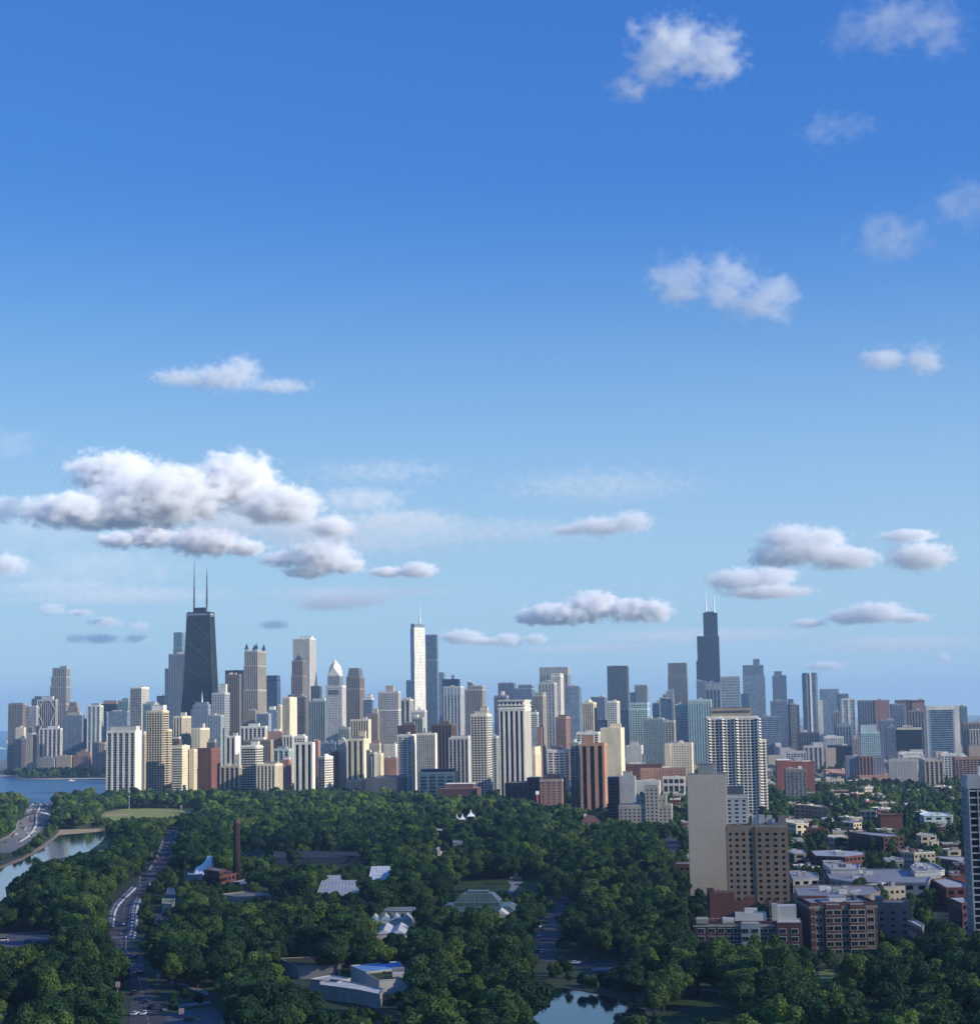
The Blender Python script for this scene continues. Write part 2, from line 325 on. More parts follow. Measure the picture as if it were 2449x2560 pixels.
T('apartment_block', 'beige gridded block left of the big striped lakeside slab', 3500, 231, 262, 270, 1857, 'G4', 'G4', 'beige')
T('apartment_tower', 'plain dark slab right of the white-finned beach tower', 3980, 159, 176, 180, 1839, 'C4', 'C4', 'dgrey', 'gd')
T('apartment_tower', 'dark broad block behind the pink brick lakefront block', 3990, 179, 209, 214, 1851, 'G4', 'G4', 'dgrey')
T('apartment_tower', 'dark square block between the pink and the beige lakefront blocks', 3970, 213, 228, 232, 1848, 'G4', 'G4', 'dgrey')
# ================================================================ tapered black tower and neighbours
T('office_tower', 'teal glass supertall whose top shows left of the tapering black tower', 5298, 433, 455, 462, 1620, 'C3', 'C3', 'bgrey', 'gt', t=((433.5,459,1581),), bare=1)
T('hotel_tower', 'grey slab with a row of dark openings under its roof, left of the black tower', 4100, 422, 463, 470, 1636, 'V4', 'V5', 'bgrey', 'gb')
T('office_tower', 'narrow dark slab at the left edge of the dark-opening grey tower', 4200, 412, 423, 426, 1672, 'C3', 'C3', 'bgrey', 'gb')
T('office_tower', 'low dark navy block left of the tapering black tower', 4300, 392, 412, 416, 1741, 'C3', 'C3', 'navy', 'gb')
jh = thing('office_tower', 'tapering black tower with two tall antennas, biggest on the left', 'building')
def black_taper():
    D = 3950; rt = jh; A = math.radians(GRID)
    ex = Vector((math.cos(A), -math.sin(A), 0)); sy = Vector((math.sin(A), math.cos(A), 0))
    base = P(494, 1755, D); cen = Vector((base.x, base.y, 0))+sy*20; rt.location = cen; rt.rotation_euler = (0, 0, -A)
    h = 344.; wb, wt, db, dt = 81, 50, 50, 31
    def ring(z, o=0):
        k = z/h; w = wb+(wt-wb)*k+o; d = db+(dt-db)*k+o; return [(-w/2, -d/2), (w/2, -d/2), (w/2, d/2), (-w/2, d/2)]
    MB().prism(ring(0), 0, h-9, ring(h-9)).build('glazing', glass('gk', 3, 3.6, .02), rt)
    dk = plain('black_metal', (.022, .025, .032), .4)
    m = MB()
    for k in range(0, 96):
        z = k*h/97; m.prism(ring(z, .5), z, z+1.3, ring(z+1.3, .5))
    m.build('floor_bands', dk, rt)
    m = MB(); cr = lambda z, i: Vector(ring(z, .9)[i]+(z,))
    for a, b in ((0, 1), (1, 2), (2, 3), (3, 0)):
        zs = [0, 62, 122, 178, 232, 284, 335]
        for i in range(6):
            z0, z1 = zs[i], zs[i+1]
            m.tube(cr(z0, a), cr(z1, b), 1.0, 5); m.tube(cr(z0, b), cr(z1, a), 1.0, 5); m.tube(cr(z1, a), cr(z1, b), .8, 5)
        m.tube(cr(0, a), cr(h, a), 1.1, 6)
        for j in range(1, 12):
            t = j/12; m.tube(cr(0, a).lerp(cr(0, b), t), cr(h-9, a).lerp(cr(h-9, b), t), .45, 4)
    m.build('bracing', plain('black_brace', (.04, .045, .055), .5), rt)
    MB().prism(ring(h-9, -1), h-9, h-2, ring(h-2, -1)).build('crown_band', plain('crown_band', (.34, .38, .42), .5), rt)
    MB().prism(ring(h-2, .8), h-2, h+1, ring(h+1, .8)).build('roof', dk, rt)
    MB().box(-14, 14, -9, 9, h+1, h+10).build('penthouse', dk, rt)
    MB().box(-15, 17, -10, 10, h+10, h+11).box(12, 17, -6, 6, h+1, h+10).build('roof_deck', plain('deck', (.3, .3, .32)), rt)
    for xx, top, ext in ((-14.5, 457, 1), (14, 441, 0)):
        m = MB(); m.cyl(xx, 0, h+1, h+34, 2.0, 1.7, 8); m.cyl(xx, 0, h+34, h+82, 1.5, 1.1, 8); m.cyl(xx, 0, h+82, top, .8, .35, 6)
        for q in range(7): m.cyl(xx, 0, h+20+q*5.5, h+22+q*5.5, 2.6-.1*q, 2.6-.1*q, 8)
        m.build('antenna', plain('antenna_dark', (.07, .08, .10), .6), rt)
black_taper()
pl_ = T('apartment_tower', 'old stone tower with a setback crown and small mast in front of the black tower', 3830, 477, 520, 527, 1775, 'P4', 'P4', 'bgrey', t=((482,522,1762),(487,516,1756)), bare=1)
spire(pl_, 501.5, 1729, 1756, 1.6)
T('apartment_tower', 'white-gridded tower with a square lantern penthouse right of the black tower', 3650, 530, 561, 573, 1733, 'G5', 'L5', 'lgrey', 'gb', p=((543,561,1710,'lgrey'),))
T('apartment_tower', 'pale grey-green slab with white right edge in front of the lantern-topped tower', 3300, 518, 551, 560, 1789, 'T5', 'G5', 'sage', 'gl')
T('office_tower', 'dark-framed slab with a paler slab before it, left of the four-turret tower', 4250, 563, 607, 613, 1677, 'B', 'B', 'navy')
T('apartment_tower', 'pale ribbed slab standing in the frame of the dark slab, left of the turrets', 4050, 566.5, 598, 603, 1687, 'V4', 'V4', 'taup', 'gd')
nm = T('office_tower', 'four-turreted stone tower right of the black tower', 3819, 608, 644, 666, 1725, 'V4', 'V4', 'conc', 'gd', bare=1, t=((610,664,1664),(611,661.5,1628)))
def turrets():
    a, b2, dd, zt = nm['top']; rt = nm['root']; r = (b2-a)*.115
    for sx in (-1, 1):
        for s2 in (-1, 1):
            cx, cy = (a+b2)/2+sx*((b2-a)/2-r-.3), s2*(dd/2-r-.3)
            MB().box(cx-r, cx+r, cy-r, cy+r, zt+.5, zt+5).build('turret', wall('conc'), rt)
            MB().prism([(cx-r-.6, cy-r-.6), (cx+r+.6, cy-r-.6), (cx+r+.6, cy+r+.6), (cx-r-.6, cy+r+.6)], zt+5, zt+16, [(cx-.3, cy-.3), (cx+.3, cy-.3), (cx+.3, cy+.3), (cx-.3, cy+.3)]).build('turret_roof', plain('slate_roof', (.05, .07, .1), .6), rt)
            MB().cyl(cx, cy, zt+16, zt+20, .25, .1, 5).build('finial', plain('slate_roof', (.05,.07,.1)), rt)
turrets()
T('office_tower', 'plain gridded shoulder block at the foot of the four-turret tower', 3700, 607, 638, 645, 1777, 'W4', 'W4', 'taup')
T('office_tower', 'dark blue glass tower right behind the four-turret tower', 4400, 664, 692, 701, 1700, 'C4', 'C4', 'navy', 'gb', t=((664.5,695,1689),))
T('office_tower', 'flat grey-blue block with a pale right edge, right of the turret tower foot', 3200, 641, 671, 678, 1785.5, 'V3', 'B', 'bgrey', 'gb')
T('office_tower', 'blue glass block with boxy white roof unit, between turret tower and two-faced column', 3650, 668, 692, 700, 1776, 'C4', 'C4', 'bgrey', 'gl', p=((670,684,1766,'white'),))
T('apartment_block', 'beige strip tower with cream sides just left of the two-faced column', 3500, 695, 700, 706, 1764, 'P4', 'P4', 'cream')
T('office_tower', 'blank two-faced column, grey left face and bright cream right face', 3250, 706, 724, 742, 1744, 'N2', 'B', 'cream', 'gd', p=((712,730,1737,'dgrey'),), dmax=60)
T('office_tower', 'flat-fronted blue-grey slab right beside the cream two-faced column', 3600, 742, 763, 766, 1741, 'C3', 'C3', 'taup', 'gd')
# ================================================================ centre-left: white slab tower, diamond top, etc.
T('office_tower', 'huge ribbed white slab tower with a sunlit right face', 5426, 732, 773.5, 789.5, 1597, 'V3', 'V3', 'white', 'gk', p=((745,785,1590,'white'),), dmax=95, dmin=50)
pk = T('apartment_tower', 'stone tower with a dark pyramid cap standing before the huge white slab', 4118, 728, 756, 766, 1690, 'V4', 'V4', 'taup', bare=1, t=((730,764,1652),))
a_, b_, d_, z_ = pk['top']; frustum(pk, a_+4, b_-4, d_-6, z_+.5, z_+13, .25, plain('slate_roof', (.05,.07,.1)), 'pyramid_roof'); spire(pk, 746, 1635, 1645, .5)
py = T('office_tower', 'dark stone tower with a needle-thin pyramid spire', 4600, 777, 799, 804, 1716, 'V4', 'V4', 'dgrey', bare=1, dr=1)
frustum(py, -4.5, 4.5, 9, py['h']+.3, P(785, 1677, py['D']).z, .03, plain('slate_spire', (.2, .23, .27)), 'spire')
tp = T('office_tower', 'tower with a pointed diamond-shaped roof and needle', 5468, 819, 848, 857, 1690, 'V3', 'V3', 'grey', 'gb', bare=1, dr=1)
def diamond():
    w, d, h, rt = tp['w'], tp['d'], tp['h']+.3, tp['root']; za = P(838, 1648, tp['D']).z
    v = [(-w/2, -d/2, h), (w/2, -d/2, h), (w/2, d/2, h), (-w/2, d/2, h), (0, 0, za), (0, -d/2, h+(za-h)*.55), (w/2, 0, h+(za-h)*.55), (0, d/2, h+(za-h)*.55), (-w/2, 0, h+(za-h)*.55)]
    f = [(0, 1, 5), (1, 2, 6), (2, 3, 7), (3, 0, 8), (0, 5, 4, 8), (1, 6, 4, 5), (2, 7, 4, 6), (3, 8, 4, 7), (3, 2, 1, 0)]
    MB().poly(v, f).build('diamond_roof', wall('white'), rt)
    m = MB().cyl(0, 0, za-2, P(838, 1636.5, tp['D']).z, .9, .2, 6); m.build('needle', plain('white_steel', (.75,.75,.75)), rt)
diamond()
cw = T('hotel_tower', 'glass hotel tower under a thin overhanging white roof blade, bright right edge', 3600, 815, 854.5, 864, 1716, 'G3', 'V9', 'white', 'gl', bare=1)
MB().box(-cw['w']/2-4, cw['w']/2+.8, -cw['d']/2-1, cw['d']/2+1, cw['h']+.3, cw['h']+1.5).build('roof_blade', wall('white'), cw['root'])
MB().box(-cw['w']/2+6, cw['w']/2-6, -cw['d']/2-.9, -cw['d']/2, cw['h']-16, cw['h']-7).build('louvre_band', wall('dgrey'), cw['root'])
ob = T('apartment_tower', 'brown stone tower with a dark mansard top, right of the overhanging roof blade', 3950, 865, 899, 911, 1722, 'V4', 'V4', 'taup', bare=1, t=((866,905,1692),))
a_, b_, d_, z_ = ob['top']; frustum(ob, a_+1.5, b_-1.5, d_-3, z_+.5, z_+19, .8, wall('dgrey'), 'mansard_roof')
T('office_tower', 'dark glass tower with pale top rim right of the mansard-topped tower', 3850, 908, 929, 933, 1745, 'C3', 'C3', 'bgrey', 'gb', p=((915,927,1736,'white'),), band=(4,'white'))
T('office_tower', 'brown stone block with a beige roof box left of the belt-lined gridded tower', 3350, 914, 943, 948, 1785, 'P4', 'P4', 'taup', p=((928,947,1773,'conc'),))
cf = T('apartment_tower', 'grey and white gridded tower with a pale belt line halfway and small roof box', 3400, 945, 995, 1001, 1730, 'G3', 'G4', 'lgrey', 'gp', p=((962,982,1715,'conc'),))
MB().box(-cf['w']/2-.7, cf['w']/2+.7, -cf['d']/2-.7, cf['d']/2+.7, cf['z'](1777), cf['z'](1774.5)).build('belt_course', wall('white'), cf['root'])
T('office_tower', 'dark glass tower with two thin white piers right of the belt-lined gridded tower', 3500, 1000, 1024, 1033, 1749, 'V12', 'V12', 'lgrey', 'gk', band=(3,'lgrey'))
tr = T('skyscraper', 'gleaming white-silver stepped skyscraper with a tall thin spire', 4952, 1015, 1036, 1064, 1701, 'C4', 'S', 'white', 'gl', bare=1, dmax=60, rot=32, t=((1026.5,1061.5,1569),(1027,1046,1560,'C3','bgrey')), fh=4)
spire(tr, 1037, 1508.5, 1560, 2.6)
T('skyscraper', 'slender dark blue glass skyscraper right beside the silver spired one', 4100, 1063, 1092, 1096, 1650, 'C4', 'C4', 'bgrey', 'gb', t=((1063.5,1095,1587),), bare=1)
T('office_tower', 'blue glass tower peeking right of the slender dark blue skyscraper', 4800, 1095, 1109, 1113, 1682, 'C3', 'C3', 'bgrey', 'gl')
T('office_tower', 'flat-topped black tower behind the tower with white vertical lines', 4500, 1105, 1145, 1149.5, 1699, 'B', 'B', 'navy', 'gk', p=((1126,1134,1688,'bgrey'),))
T('office_tower', 'dark blue glass tower drawn with white vertical lines', 3900, 1108, 1150, 1158.5, 1717, 'V7', 'V7', 'lgrey', 'gb', band=(18,'bgrey'))
T('apartment_tower', 'white and grey gridded slab in front of the silver skyscraper', 3100, 1027, 1061, 1066, 1777, 'G3', 'V5', 'white', 'gd', p=((1042,1050,1770,'white'),))
bn = T('apartment_tower', 'grey ribbed slab with a small beacon turret below the silver skyscraper', 2900, 1030, 1056, 1062, 1795, 'V4', 'B', 'sage', 'gd', t=((1034,1042,1787,'B','cream'),), bare=1)
T('brick_block', 'dark brick block with black mansard roof behind the twin white slabs', 2800, 993, 1037, 1042, 1815, 'W4', 'W4', 'dbrick', t=((1003,1034,1807,'B','dgrey'),))
T('apartment_tower', 'dark brown ribbed tower with pale thin piers, right of the twin white slabs', 2900, 1078, 1128, 1140, 1812, 'V5', 'V6', 'brown', 'gk', p=((1092,1118,1803,'brown'),))
# ================================================================ middle rows
T('apartment_tower', 'cream sunlit slab with a grey shaded left face, between striped and round towers', 2800, 433, 455, 477, 1792, 'N4', 'V5', 'cream', 'gd', p=((442,470,1781,'white'),))
T('apartment_tower', 'pale yellow block with boxy roof unit left of the brick tower', 2780, 479, 500, 523, 1822, 'W4', 'V5', 'cream', 'gd', p=((495,516,1809,'cream'),))
T('apartment_tower', 'white-piered slab with dark windows standing centre-left behind the front row', 2950, 600, 664, 668, 1817, 'V7', 'V7', 'white', 'gk', p=((620,646,1809,'white'),), band=(3,'lgrey'))
T('apartment_tower', 'tower of black and white vertical stripes right of the brick tower', 2750, 564, 588, 601, 1842, 'N9', 'B', 'white', 'gk', p=((577,590,1833,'lgrey'),))
T('apartment_tower', 'grey gridded block behind the white-balconied curved tower', 2700, 609, 676, 683, 1851, 'G4', 'B', 'taup', 'gd', p=((634,658,1843,'white'),))
T('brick_block', 'reddish brown brick block with white roof boxes left of the cream two-faced column', 2950, 667, 702, 708, 1830, 'B', 'V5', 'pink', p=((683,698,1822,'white'),))
T('apartment_block', 'dark green-grey block with four white piers and an open roof frame', 2720, 682, 722, 728, 1874, 'V9', 'V9', 'mint', 'gg')
T('brick_block', 'red brick block with a cream side between the balconied and striped towers', 2600, 701, 722, 729, 1901, 'W5', 'P4', 'pink', p=((707,722,1893,'white'),))
T('apartment_tower', 'dark glass block with a white roof box above the black and white striped slab', 2900, 735, 762, 768, 1842, 'G4', 'G4', 'white', 'gd', p=((741,758,1836,'white'),))
T('apartment_block', 'cream block with narrow slot windows left of the dark glass block', 2930, 707, 731, 736, 1840, 'V5', 'V5', 'white', 'gd')
T('office_tower', 'grey-blue glass and cream striped block left of the roof-bladed hotel', 3700, 772, 812, 820, 1753, 'V5', 'V4', 'sage', 'gb', p=((780,809,1746,'lgrey'),))
T('apartment_block', 'low wide blue-grey block behind the white blank-sided tower', 3000, 799, 838, 845, 1857, 'C4', 'C4', 'bgrey', 'gb')
T('office_block', 'low dark green glass block left of the small white-piered block', 3000, 847, 872, 878, 1820, 'G4', 'V6', 'sage', 'gg')
T('apartment_tower', 'dark-windowed block with white piers and a cream right face, below the mansard-topped tower', 2900, 876, 920.6, 927, 1800, 'V4', 'B', 'cream', 'gk', p=((903,914,1793,'lgrey'),), dmax=60)
T('brick_block', 'brown brick block left of the blank-sided tower', 2550, 827, 841, 846, 1882, 'W4', 'W4', 'brick')
T('apartment_block', 'dark block with white grid right half, right of the black and white striped slab', 2500, 795, 811, 832, 1893, 'C4', 'G4', 'white', 'gd', rot=10, yb=1942)
T('apartment_tower', 'slim tan masonry tower right against the black and white striped slab', 2600, 782, 795, 800, 1853, 'P4', 'P4', 'pink')
T('brick_block', 'wide pink-brown brick block left of the twin white slabs', 2650, 955, 990, 996, 1896, 'P3', 'P3', 'pink', yb=1938)
T('apartment_block', 'beige block with an arched glass front, behind the pink-brown brick block', 2800, 922, 948, 956, 1860, 'P4', 'P4', 'beige', p=((928,946,1851,'pink'),))
T('apartment_block', 'white low block with dark roof units left of the twin white slabs', 2850, 958, 988, 994, 1862, 'W4', 'W4', 'white', p=((960,985,1857,'grey'),))
T('apartment_block', 'small block with balconies between cream tower and pink-brown block', 2600, 915, 935, 943, 1882, 'L4', 'P4', 'grey', 'gd', yb=1936)
T('apartment_block', 'thin cream block standing left of the pink-brown brick block', 2620, 942, 950, 957, 1885, 'P4', 'P4', 'cream')
T('apartment_block', 'thin pale blue slab low beside the cream right-faced tower', 2560, 911, 924, 928, 1896, 'V4', 'V4', 'lgrey', 'gl', yb=1934)
# ================================================================ front row along the park
T('apartment_tower', 'big white-striped balcony slab above the park trees, leftmost of the front row', 2500, 266, 344, 354, 1829, 'V8', 'B', 'white', 'gd', p=((271,343,1816,'lgrey'),), dmin=26)
T('apartment_tower', 'tan tower wedged between the striped slab and the tall gridded tower', 2620, 352, 362, 368, 1837, 'P4', 'P4', 'beige', t=((353,367,1829,'W4','cream'),))
gr_ = T('apartment_tower', 'tall cream tower with a dense grid of balconies, second of the front row', 2560, 366, 405.6, 421, 1778, 'G4', 'L5', 'cream', 'gk', p=((375,410,1763,'white'),), dmax=44)
T('apartment_block', 'lower curved balcony wing right of the tall gridded tower', 2570, 408, 421, 428, 1825, 'L4', 'L4', 'cream', 'gd')
T('apartment_block', 'brown block with cream top behind the brown-banded tower', 2650, 427, 448, 454, 1849, 'W4', 'W4', 'brown', p=((430,448,1842,'white'),))
T('apartment_tower', 'brown-banded tower with a cream right face in the front row', 2500, 430, 454.6, 474, 1866, 'H', 'P4', 'cream', 'gp', p=((436,470,1863,'cream'),))
T('apartment_block', 'pair of narrow cream wings between brown-banded and brick towers', 2520, 473, 484, 493, 1875, 'W4', 'P4', 'cream')
T('brick_tower', 'dark brick tower with an orange-lit right face and glass penthouse', 2600, 492, 528, 551, 1872, 'W7', 'W6', 'brick', 'gd', p=((508,548,1857,'dgrey'),(512,540,1849,'grey')), rot=4)
T('apartment_block', 'short dark-windowed block with white piers between brick and balconied towers', 2470, 550, 598, 604, 1916, 'V6', 'V5', 'beige', 'gk')
T('apartment_block', 'slim cream and white roofed block behind the short white-piered block', 2600, 588, 597, 604, 1888, 'B', 'B', 'lgrey')
cb = T('apartment_tower', 'curved white-balconied tower in the front row', 2500, 603, 640, 656, 1866, 'L4', 'L5', 'white', 'gk', p=((621,642,1854,'white'),))
T('apartment_block', 'lower cream front-row block with brown balcony stacks', 2420, 641, 687, 706, 1912, 'V5', 'V5', 'cream', 'gp', p=((655,690,1906,'beige'),))
T('apartment_tower', 'slab of bold black and white vertical stripes', 2450, 735, 781, 787, 1858, 'N10', 'B', 'white', 'gk')
bl = T('apartment_tower', 'tower with brown window strips and a bright cream right face', 2520, 866, 909, 922, 1849, 'N9', 'B', 'cream', 'gd', p=((893,910,1828,'cream'),(874,905,1842,'taup')), yb=1950)
T('apartment_tower', 'blank pale grey slab wall left of the brown-striped tower', 2560, 845, 864, 868, 1852, 'B', 'B', 'lgrey', yb=1942)
T('apartment_block', 'small beige block at the foot of the brown-striped tower', 2480, 866, 907, 912, 1952, 'W5', 'W5', 'beige', yb=1968, roof='roofl')
T('apartment_tower', 'left slab of the twin white slabs, with brown windows', 2510, 993, 1030, 1041, 1838, 'G7', 'B', 'white', 'gp', yb=1950, dmin=26)
T('apartment_tower', 'right slab of the twin white slabs, with narrow dark windows', 2500, 1041, 1087, 1092, 1835, 'V3', 'B', 'white', 'gd')
T('office_block', 'low block with a white frame and big dark glass bays at the park edge', 2300, 1047, 1135, 1145, 1932, 'G11', 'W6', 'cream', 'gg', p=((1050,1128,1924,'navy'),), fh=4.2, yb=1972)
T('apartment_tower', 'grey ribbed tower behind the dark-windowed white tower', 2650, 1121, 1170, 1178, 1846, 'V6', 'B', 'lgrey', 'gd', p=((1125,1170,1840,'white'),))
T('brick_hall', 'wide dark red brick hall with a white flat roof at the park edge', 2200, 1092, 1180, 1206, 1973, 'B', 'B', 'dbrick', roof='white', p=((1105,1175,1962,'dbrick'),), yb=1990)
T('apartment_tower', 'white tower with black gridded windows and balconied bright side', 2400, 1176, 1211, 1227, 1787, 'G4', 'L4', 'white', 'gk', p=((1182,1224,1778,'cream'),(1195,1214,1768,'cream')), yb=1974, dmax=46)
T('apartment_tower', 'grey balconied block between the black-gridded tower and the tall crowned tower', 2500, 1224, 1240, 1247, 1842, 'G4', 'L4', 'lgrey', 'gd')
cr = T('apartment_tower', 'tallest near tower with three open rings around its crown and white ribs', 2250, 1246, 1309, 1326, 1774, 'N6', 'V6', 'white', 'gk', bare=1, yb=1988, t=((1246.5,1325,1767,'N5','white'),(1247,1324,1752,'N5','white')), dmin=30)
for zz in (1774, 1765, 1753): MB().box(-cr['w']/2-1.2, cr['w']/2+1.2, -cr['d']/2-1.2, cr['d']/2+1.2, cr['z'](zz), cr['z'](zz)+1.6).build('crown_ring', wall('white'), cr['root'])
T('apartment_block', 'bright yellow-cream blank-sided block right of the tall crowned tower', 2500, 1327, 1336, 1351, 1885, 'B', 'W5', 'cream', t=((1328,1342,1868,'B','cream'),))
T('garage_block', 'dark blue-brown low block at the foot of the tall crowned tower', 2190, 1262, 1340, 1350, 1959, 'G7', 'G7', 'dbrick', 'gk', w=((1318,1350,1945),), yb=1996)
hb = T('hotel_block', 'pink brick hotel with punched square windows at the park edge', 2100, 1349, 1404, 1414, 1949, 'W6', 'W6', 'pink', 'gd', p=((1360,1393,1937,'pink'),), yb=2012, band=(2.5,'conc'))
T('apartment_tower', 'white-gridded block with brown windows behind the pink hotel', 2350, 1367, 1411, 1421, 1876, 'G7', 'L5', 'white', 'gp', p=((1373,1399,1866,'dgrey'),), fh=3.4)
T('apartment_tower', 'narrow dark balcony tower left of the orange-finned brick tower', 2150, 1425, 1446, 1451, 1858, 'G5', 'G4', 'sage', 'gd', yb=2016)
of = T('apartment_tower', 'brown brick tower with orange sunlit vertical fins', 2100, 1449, 1493, 1517, 1861, 'N10', 'W6', 'orange', 'gk', p=((1455,1480,1839,'orange'),), yb=2022, dmax=48)
T('apartment_tower', 'tall blank cream wall tower beside the orange-finned brick tower', 2330, 1500, 1548, 1560, 1822, 'B', 'B', 'cream', p=((1520,1547,1811,'cream'),), yb=1985, roof='cream')
# ================================================================ centre-right far skyline
T('apartment_tower', 'beige ribbed tower with stepped shoulders left of the crowned tower', 3500, 1162, 1205, 1213, 1724, 'V4', 'V4', 'conc', 'gd', t=((1168,1204,1715),), bare=1)
T('office_tower', 'small dark cube behind the top of the beige ribbed tower', 4200, 1168, 1180, 1184, 1706, 'C3', 'C3', 'sage', 'gb')
T('office_tower', 'dark stone tower with white water tank box left of the crowned tower', 3200, 1235, 1264, 1271, 1740, 'V4', 'V5', 'bgrey', 'gd', p=((1249,1257,1728,'white'),))
T('office_tower', 'flat-topped blue-grey tower behind the crowned tower', 4700, 1245, 1284, 1288, 1708, 'V4', 'V4', 'bgrey', 'gb')
T('office_tower', 'wide blue tower with pale floor lines and raised crown, behind the crowned tower', 4600, 1283, 1328, 1337, 1721, 'H', 'H', 'bgrey', 'gb', t=((1294,1331,1712),), fh=4)
T('office_tower', 'wide grey tower with a row of round-headed bays along its crown', 4700, 1348, 1404, 1425, 1669, 'V8', 'V5', 'grey', 'gb', band=(20,'grey'))
pd = T('office_tower', 'grey tower with a low triangular pediment and white frames', 4300, 1345, 1385, 1393, 1708, 'G8', 'G7', 'lgrey', 'gd', bare=1)
MB().prism([(-pd['w']/2+1, -pd['d']/2+1), (pd['w']/2-1, -pd['d']/2+1), (pd['w']/2-1, pd['d']/2-1), (-pd['w']/2+1, pd['d']/2-1)], pd['h']+.3, pd['h']+8, [(-.5, -pd['d']/2+1), (.5, -pd['d']/2+1), (.5, pd['d']/2-1), (-.5, pd['d']/2-1)]).build('pediment_roof', wall('sage'), pd['root'])
T('office_tower', 'bright white slim tower with a curving blade edge, before the round-headed crown', 4350, 1376, 1390, 1408, 1690, 'V4', 'G4', 'white', 'gd', t=((1379,1405,1684),))
T('office_tower', 'blue glass tower with a large square cut near its top', 4500, 1411, 1447, 1453, 1716, 'C4', 'C4', 'bgrey', 'gl')
T('apartment_tower', 'beige ribbed tower group below the pedimented tower', 3500, 1330, 1356, 1365, 1738, 'V4', 'V4', 'conc', 'gd', t=((1336,1360,1732),))
T('apartment_tower', 'pink stone gridded tower with dark cap behind the white-gridded block', 2900, 1388, 1413, 1424, 1793, 'G3', 'G4', 'pink', 'gp', p=((1391,1418,1788,'dbrick'),))
T('apartment_tower', 'slim tower of blue and white bands right of the crowned tower', 3000, 1327, 1342, 1345, 1782, 'H', 'H', 'white', 'gb')
T('brick_tower', 'narrow reddish tower right of the blue-banded slim tower', 2900, 1343, 1353, 1358, 1819, 'B', 'B', 'pink')
rd = T('apartment_tower', 'cream round-shouldered tower with a small dome, left of the dark blue mass', 3300, 1455, 1482, 1490, 1757, 'V4', 'V3', 'cream', 'gd', bare=1)
MB().prism([(rd['w']*.42*math.cos(t*math.pi/6), rd['d']*.42*math.sin(t*math.pi/6)) for t in range(12)], rd['h']+.2, rd['h']+6, [(rd['w']*.15*math.cos(t*math.pi/6), rd['d']*.15*math.sin(t*math.pi/6)) for t in range(12)]).build('dome', wall('cream'), rd['root'])
T('office_tower', 'grey-blue stone tower behind the cream domed tower', 4000, 1476, 1508, 1517, 1743, 'V5', 'V5', 'bgrey', 'gb')
T('office_tower', 'dark blue low mass right of the cream domed tower', 3600, 1478, 1512, 1520, 1802, 'C3', 'C4', 'navy', 'gb')
T('apartment_tower', 'white-framed block behind the orange-finned tower', 2700, 1440, 1495, 1501, 1832, 'G6', 'V6', 'white', 'gd', p=((1462,1476,1825,'cream'),))
T('apartment_tower', 'white and teal slim tower above the blank cream wall tower', 3300, 1517, 1540, 1548, 1754, 'G4', 'V5', 'white', 'gt')
T('office_tower', 'broad grey ribbed tower with a notched roofline, left of centre-right gap', 5200, 1517, 1562, 1570.5, 1665.5, 'V4', 'V4', 'dgrey', 'gd')
T('office_tower', 'dark blue slab right of the slim white and teal tower', 3600, 1550, 1566, 1571, 1776, 'C3', 'C3', 'navy', 'gb')
T('office_tower', 'grey flat-topped tower with a dark lower neighbour, left of the brown-grey tower', 4900, 1586, 1612, 1620, 1713, 'V3', 'V4', 'grey', 'gb', w=((1574,1587,1731,-1,'C3','navy'),))
T('apartment_tower', 'stepped teal glass tower with white balcony edges', 3400, 1572, 1616, 1623, 1772, 'G5', 'G4', 'mint', 'gt', t=((1575,1618,1757),))
T('apartment_tower', 'lower teal and dark glass block right of the stepped teal tower', 3300, 1612, 1655, 1661, 1797, 'G4', 'V4', 'sage', 'gt')
T('apartment_tower', 'small blue-grey tower left of the stepped diagonal roof', 4500, 1630, 1644, 1649, 1759, 'H', 'G4', 'bgrey', 'gl')
T('office_tower', 'pale grey tower with a stair-stepped diagonal roof', 5000, 1641, 1676, 1685, 1752, 'T4', 'T4', 'grey', 'gl', bare=1, t=((1648,1684,1744),(1656,1683.5,1736),(1665,1683,1728),(1672,1682.5,1723)))
T('office_tower', 'dark blue slab before the stair-stepped roof tower', 4450, 1651, 1672, 1678, 1749, 'C3', 'C3', 'navy', 'gb')
at = T('office_tower', 'brown-grey stone tower with pale corner crowns and thin masts', 5700, 1669, 1706, 1718, 1690, 'V4', 'V4', 'taup', 'gp', bare=1, t=((1670,1715.5,1657.5),))
for xx in (1674, 1710): spire(at, xx, 1643, 1657, .7, None, 'mast')
T('apartment_block', 'whitish-brown block tucked right of the teal towers', 3300, 1639, 1680, 1688, 1803, 'G5', 'G5', 'conc', 'gd')
wl = T('skyscraper', 'tallest tower, black stepped tubes with two white antennas', 5985, 1739.5, 1791, 1799, 1653, 'C4', 'C4', 'navy', 'gk', bare=1, dmin=66, t=((1743,1798,1590.5,'C4'),(1760,1795.5,1531.6,'C4')), fh=4)
